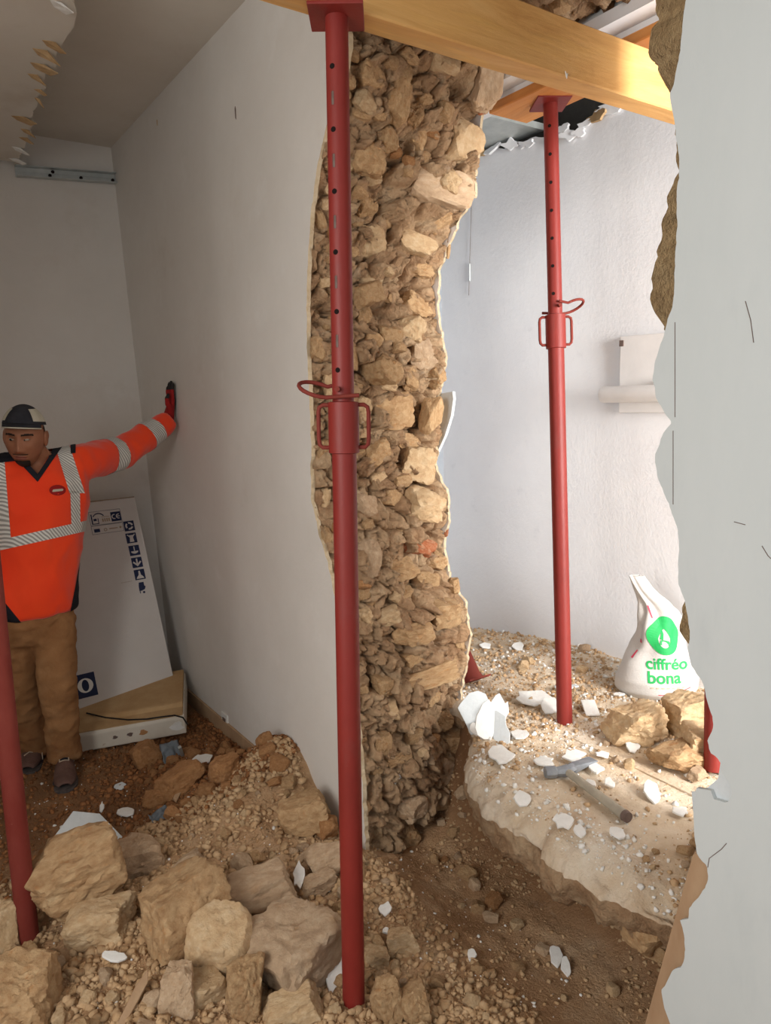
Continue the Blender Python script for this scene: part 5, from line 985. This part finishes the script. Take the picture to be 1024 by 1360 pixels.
# cap
cph, cth = np.meshgrid(np.linspace(.01, 1.30, 26), np.linspace(-math.pi, math.pi, 73), indexing='ij')
tilt = lambda t: 1.00 + .34 * (1 - np.cos(t)) * .5
C0 = head_pt(cth, cph / 1.30 * tilt(cth), .010); C0[..., 2] += .006; C0 = C0 * np.array([1.03, 1.02, 1.0])
cap = part('cap', grid_mesh('cap', to_world(C0)), M['cap_dark']); md = cap.modifiers.new('s', 'SOLIDIFY'); md.thickness = .003; md.offset = -1
for s_ in (-1, 1):
    k = (s_ * cth > .78) & (s_ * cth < 1.75) & (cph > .55) & (cph < 1.22); n, m = k.shape; idx = np.arange(n * m).reshape(n, m)
    f = [(idx[i, j], idx[i + 1, j], idx[i + 1, j + 1], idx[i, j + 1]) for i in range(n - 1) for j in range(m - 1) if k[i, j] and k[i + 1, j + 1]]
    Cq = head_pt(cth, cph / 1.30 * tilt(cth), .0125); Cq[..., 2] += .006; Cq = Cq * np.array([1.03, 1.02, 1.0]); W = to_world(Cq.reshape(-1, 3)); used = sorted({i for q in f for i in q}); mp = {u: i for i, u in enumerate(used)}
    part('side_panel', mesh('side_panel', W[used], [tuple(mp[i] for i in q) for q in f], True), M['cap_light'], cap)
bt = np.linspace(-1.15, 1.15, 25); root = C0[-1][np.searchsorted(cth[0], bt)]; rows_ = []
for k, e_ in enumerate((0, .35, .7, 1.0)):
    q = root.copy(); q[:, 1] += e_ * .040 * np.cos(bt / 1.15 * 1.45) ** .8 ; q[:, 2] -= e_ * (.010 + .006 * (bt / 1.15) ** 2); rows_.append(q)
br = part('brim', grid_mesh('brim', to_world(np.array(rows_))), M['cap_dark'], cap); md = br.modifiers.new('s', 'SOLIDIFY'); md.thickness = .004
MB().tube([tuple(q) for q in to_world(rows_[-1])], .0028, 6).obj('piping', M['cap_light'], cap, 60)
# shirt
sm = MB(); torso(sm, 1.06); sm.tube([shL - SD * .06 + Vector((0, 0, -.02)), shL, shL.lerp(elL, .5), elL, elL.lerp(wrL, .5), elL.lerp(wrL, .85), elL.lerp(wrL, .97)], [.085, .082, .076, .068, .060, .050, .048], 20)
sm.tube([shR + SD * .06 + Vector((0, 0, -.02)), shR, shR.lerp(elR, .5), elR, elR.lerp(wrR, .9)], [.085, .080, .072, .062, .048], 20)
for a_, b_ in ((neck + SD * .02, shL), (neck - SD * .02, shR)): sm.tube([a_ - Vector((0, 0, .035)), b_ - Vector((0, 0, .005))], [.072, .076], 18)
sme = remesh(sm, 'shirt', .0095, 7, (.013, 7.5, (1, 1, .6), 3))
def cam_ray(px, py): return V3(_R @ np.array([(px - 512) / FOC, -(py - 680) / FOC, -1.0]))
def cut(me, planes, cond=None, off=0.0, name='p'):
    """part of a garment: keep what lies on the positive side of every plane (point, normal)"""
    bm = bmesh.new(); bm.from_mesh(me); bm.normal_update(); nn = [v.normal.copy() for v in bm.verts]
    for v, q in zip(bm.verts, nn): v.co += q * off
    for p_, n_ in planes:
        bmesh.ops.bisect_plane(bm, geom=bm.verts[:] + bm.edges[:] + bm.faces[:], plane_co=p_, plane_no=n_, clear_inner=True)
    if cond:
        bmesh.ops.delete(bm, geom=[f for f in bm.faces if not cond(f.calc_center_median(), f.normal)], context='FACES')
    r = bpy.data.meshes.new(name); bm.to_mesh(r); bm.free(); r.polygons.foreach_set('use_smooth', [True] * len(r.polygons)); return r
CAMP = Vector((0, 0, CAM_H))
def pl(a, b, side):
    """plane through the eye and two pixels; side is a pixel on the kept side"""
    n = cam_ray(*a).cross(cam_ray(*b)).normalized(); n = n if n.dot(cam_ray(*side)) > 0 else -n; return (CAMP, n)
front = lambda c, n: n.dot(FR) > .05
# neck opening: take the cloth out of the V
bm = bmesh.new(); bm.from_mesh(sme)
vpl = [pl((24, 600), (50, 630), (60, 590)), pl((72, 594), (50, 630), (40, 590))]
for p_, n_ in vpl: bmesh.ops.bisect_plane(bm, geom=bm.verts[:] + bm.edges[:] + bm.faces[:], plane_co=p_, plane_no=n_)
inV = lambda c: all((c - p_).dot(n_) > 0 for p_, n_ in vpl)
bmesh.ops.delete(bm, geom=[f for f in bm.faces if inV(f.calc_center_median()) and f.calc_center_median().z > neck.z - .10 and f.calc_center_median().y < neck.y + .03], context='FACES'); bm.to_mesh(sme); bm.free(); sme.polygons.foreach_set('use_smooth', [True] * len(sme.polygons))
shirt = part('shirt', sme, M['orange'])
from mathutils.bvhtree import BVHTree
bmq = bmesh.new(); bmq.from_mesh(sme); bvh = BVHTree.FromBMesh(bmq)
def on_shirt(px, py, off=.004):
    loc, nrm, i, d = bvh.ray_cast(CAMP, cam_ray(px, py).normalized()); return (loc + nrm * off) if loc else None
part('collar', cut(sme, [pl((14, 602), (50, 640), (60, 590)), pl((82, 594), (50, 640), (40, 590))], lambda c, n: n.dot(FR) > -.2 and c.z > neck.z - .11 and c.y < neck.y + .05, .0030, 'collar'), M['navy_cloth'], shirt)
part('shoulder_patch', cut(sme, [pl((57, 560), (59, 625), (70, 600)), pl((75, 560), (74, 625), (60, 600)), pl((40, 603), (100, 604), (60, 590))], None, .0025, 'shoulder_patch'), M['navy_cloth'], shirt)
part('shoulder_patch', cut(sme, [pl((-6, 615), (24, 612), (10, 600)), pl((27, 560), (22, 625), (10, 600))], None, .0025, 'shoulder_patch'), M['navy_cloth'], shirt)
part('shoulder_patch', cut(sme, [pl((92, 560), (95, 625), (100, 600)), pl((101, 560), (100, 625), (96, 600)), pl((80, 603), (110, 601), (90, 590))], None, .0028, 'shoulder_patch'), M['navy_cloth'], shirt)
# reflective tape
part('reflective_tape', cut(sme, [pl((0, 717), (112, 692), (50, 730)), pl((0, 731), (112, 706), (50, 700))], lambda c, n: (c - waist).dot(SD) > -.25, .0022, 'reflective_tape'), M['reflect'], shirt)
part('reflective_tape', cut(sme, [pl((75, 598), (94, 660), (120, 620)), pl((93, 594), (108, 640), (60, 640)), pl((60, 655), (130, 655), (90, 600))], lambda c, n: front(c, n) or n.z > .6, .0020, 'reflective_tape'), M['reflect'], shirt)
part('reflective_tape', cut(sme, [pl((93, 640), (95, 700), (120, 680)), pl((106, 640), (107, 700), (90, 680)), pl((60, 652), (130, 652), (90, 690)), pl((60, 698), (130, 698), (90, 660))], front, .0020, 'reflective_tape'), M['reflect'], shirt)
part('reflective_tape', cut(sme, [pl((-6, 600), (-6, 720), (10, 660)), pl((5, 600), (15, 722), (-10, 660)), pl((-20, 612), (40, 612), (0, 660)), pl((-20, 720), (40, 716), (0, 660))], front, .0020, 'reflective_tape'), M['reflect'], shirt)
for s0, d0, d1, a_, b_ in ((shL, 0, 0, shL.lerp(elL, .62), shL.lerp(elL, .86)), (elL, 0, 0, elL.lerp(wrL, .48), elL.lerp(wrL, .72))):
    dr = (b_ - a_).normalized(); part('reflective_tape', cut(sme, [(a_, dr), (b_, -dr)], lambda c, n: (c - elL).length < .35 and c.x > .7, .0022, 'reflective_tape'), M['reflect'], shirt)
part('navy_side', cut(sme, [pl((96, 800), (108, 740), (130, 780)), pl((60, 742), (130, 742), (100, 790))], lambda c, n: c.x > .55, .0024, 'navy_side'), M['navy_cloth'], shirt)
part('navy_side', cut(sme, [pl((-10, 780), (16, 812), (-10, 812))], lambda c, n: c.x < .46, .0024, 'navy_side'), M['navy_cloth'], shirt)
# chest badge: dark red oval with a pale bar
p = [on_shirt(76 + 11 * math.cos(a), 651 + 7 * math.sin(a), .003) for a in np.linspace(0, 6.283, 19)[:-1]]
if all(p): part('badge', mesh('badge', p, [tuple(range(17, -1, -1))]), M['glove_red'], shirt)
p = [on_shirt(76 + a, 651 + b, .005) for a, b in ((-7, 1.5), (-6, -.8), (6, -2), (7.5, -1), (6.5, 1), (-6, 2.4))]
if all(p): part('badge_print', mesh('badge_print', p, [tuple(range(5, -1, -1))]), M['cap_light'], shirt)
# trousers
tm = MB(); ell_loft(tm, [(hipc + Vector((0, 0, .03)), .150, .112, SD, FR), (hipc + Vector((0, 0, -.04)), .158, .115, SD, FR), (hiL.lerp(hiR, .5) + Vector((0, 0, -.03)), .150, .108, SD, FR), (hiL.lerp(hiR, .5) + Vector((0, 0, -.08)), .11, .085, SD, FR)])
for h_, k_, a_ in ((hiL, knL, anL), (hiR, knR, anR)): tm.tube([h_ + Vector((0, 0, .02)), h_.lerp(k_, .5), k_, k_.lerp(a_, .4), k_.lerp(a_, .8), a_ + Vector((0, 0, .02)), a_ + Vector((0, -.01, -.012))], [.088, .080, .070, .066, .062, .066, .066], 20)
part('trousers', remesh(tm, 'trousers', .010, 5, (.014, 10, (1, 1, 1.5), 8)), M['trouser'])
# gloved hand flat on the wall: back red, palm and finger tips black
def glove(wr, ydir, tip_up, wall_x):
    mb = MB(); pc = wr + Vector((0, 0, .075)); X0 = wall_x - .020
    ell_loft(mb, [(wr + Vector((.0, .0, -.035)), .036, .030, Vector((0, 1, 0)), Vector((1, 0, 0))), (Vector((wr.x + .01, wr.y, wr.z + .01)), .034, .026, Vector((0, 1, 0)), Vector((1, 0, 0))), (Vector((X0 - .004, wr.y + .0, wr.z + .045)), .041, .019, Vector((0, 1, 0)), Vector((1, 0, 0))), (Vector((X0, wr.y, wr.z + .085)), .044, .017, Vector((0, 1, 0)), Vector((1, 0, 0))), (Vector((X0, wr.y, wr.z + .105)), .040, .013, Vector((0, 1, 0)), Vector((1, 0, 0)))], 20)
    for k, (dy, ln, an) in enumerate(((-.031, .072, -.10), (-.010, .082, -.03), (.011, .076, .04), (.031, .058, .14))):
        b0 = Vector((X0, wr.y + dy, wr.z + .092)); dr = Vector((0, math.sin(an), math.cos(an)))
        mb.tube([b0, b0 + dr * ln * .5 + Vector((-.004, 0, 0)), b0 + dr * ln * .85 + Vector((.001, 0, 0)), b0 + dr * ln + Vector((.004, 0, 0))], [.0115, .0105, .0095, .006], 12)
    b0 = Vector((X0 - .012, wr.y - .028, wr.z + .030)); mb.tube([b0, b0 + Vector((-.022, -.016, .026)), b0 + Vector((-.026, -.024, .055)), b0 + Vector((-.016, -.026, .078))], [.017, .0135, .0115, .007], 12)
    me = remesh(mb, 'glove', .0045, 3); me.materials.append(M['glove_red']); me.materials.append(M['glove_black'])
    for p_ in me.polygons: p_.material_index = 1 if (p_.center.z > wr.z + .128 or p_.center.x > X0 + .004 or (p_.center.y < wr.y - .045 and p_.center.z > wr.z + .085)) else 0
    return me
WR = Vector((XL - .045, wrL.y + .025, wrL.z + .030))
part('glove', glove(WR, 1, 1, XL - .001), None)
gl = MB(); ell_loft(gl, [(wrR + Vector((0, 0, .03)), .036, .03, SD, FR), (wrR + Vector((0, -.02, -.05)), .042, .024, FR, SD), (wrR + Vector((0, -.03, -.10)), .040, .020, FR, SD)], 18)
for dy in (-.028, -.009, .010, .028): b0 = wrR + Vector((0, -.03, -.09)) + FR * dy; gl.tube([b0, b0 + Vector((.004, -.004, -.04)), b0 + Vector((.02, -.004, -.065))], [.011, .0105, .007], 10)
b0 = wrR + Vector((0, -.05, -.03)); gl.tube([b0, b0 + Vector((.02, -.025, -.03)), b0 + Vector((.024, -.025, -.06))], [.014, .012, .007], 10)
me = remesh(gl, 'glove', .005, 3); part('glove', me, M['glove_red'])
# shoes
def shoe(heel, toe, eyelets):
    heel, toe = Vector(heel), Vector(toe); d = toe - heel; L_ = d.length; ex = d.normalized(); ey = Vector((-ex.y, ex.x, 0)); n = 22; rings = []; so = []
    prof_ = [(0, .030, .070), (.10, .036, .095), (.25, .038, .105), (.38, .039, .100), (.52, .044, .078), (.68, .049, .060), (.82, .047, .050), (.93, .038, .042), (.98, .026, .034), (1.0, .016, .024)]
    G = []
    for t, w, h in prof_:
        c = heel + ex * (t * L_)
        G.append([c + ey * (w * math.cos(a) * (1.0 if math.sin(a) < .5 else .96)) + Vector((0, 0, .018 + max(0, math.sin(a)) ** .8 * (h - .018) if math.sin(a) > 0 else .018)) for a in np.linspace(0, math.pi, n)])
    up = grid_mesh('shoe', np.array([[tuple(q) for q in r] for r in G]))
    bm = bmesh.new(); bm.from_mesh(up); bmesh.ops.holes_fill(bm, edges=[e for e in bm.edges if e.is_boundary]); bmesh.ops.recalc_face_normals(bm, faces=bm.faces); bm.to_mesh(up); bm.free(); sharp(up, 60)
    o = part('shoe', up, M['shoe']); md = o.modifiers.new('s', 'SUBSURF'); md.levels = md.render_levels = 1
    pts = [(heel + ex * (t * L_) + ey * (w + .003)) for t, w, h in prof_] + [toe + ex * .004] + [(heel + ex * (t * L_) - ey * (w + .003)) for t, w, h in prof_[::-1]]
    s_ = MB().prism([(q.x, q.y) for q in pts], .0, .020, 'z').obj('sole', M['sole'], o, 40, bevel=.004)
    if eyelets:
        for k in range(4):
            t = .40 + .085 * k; c = heel + ex * (t * L_); h = np.interp(t, [q[0] for q in prof_], [q[2] for q in prof_])
            MB().tube([c + ey * .022 + Vector((0, 0, h * .90)), c + ex * .012 + Vector((0, 0, h + .004)), c - ey * .022 + ex * .02 + Vector((0, 0, h * .88))], .0026, 6).obj('lace', M['lace'], o, 60)
        c = heel + ex * (.42 * L_); MB().tube([c + Vector((0, 0, .10)), c + ey * .030 + ex * .02 + Vector((0, 0, .085)), c + ey * .048 + ex * .05 + Vector((0, 0, .045)), c + ey * .052 + ex * .07 + Vector((0, 0, .02))], .0026, 6).obj('lace', M['lace'], o, 60)
    else:
        G2 = []
        for t in np.linspace(.30, .52, 8):
            w, h = [np.interp(t, [q[0] for q in prof_], [q[k] for q in prof_]) for k in (1, 2)]; G2.append([heel + ex * (t * L_) + ey * (w * math.cos(a)) + Vector((0, 0, .021 + math.sin(a) ** .8 * (h - .018))) for a in np.linspace(1.12, 2.02, 9)])
        part('tongue', grid_mesh('tongue', np.array([[tuple(q) for q in r] for r in G2])), M['navy_cloth'], o)
        ring = [G2[0][k] for k in range(9)] + [G2[i][8] for i in range(1, 8)] + [G2[7][k] for k in range(7, -1, -1)] + [G2[i][0] for i in range(6, 0, -1)]
        MB().tube(ring, .0028, 6, closed=True).obj('lace', M['lace'], o, 60)
    return o
gzz = lambda x, y: gz2(x, y) + .012
tL = at(87, 1051, z=.012); shoe((tL[0] + .055, tL[1] + .27, .012), (tL[0], tL[1], .012), False)
tR = at(36, 1028, z=.012); shoe((tR[0] + .09, tR[1] + .26, .012), (tR[0], tR[1], .012), True)
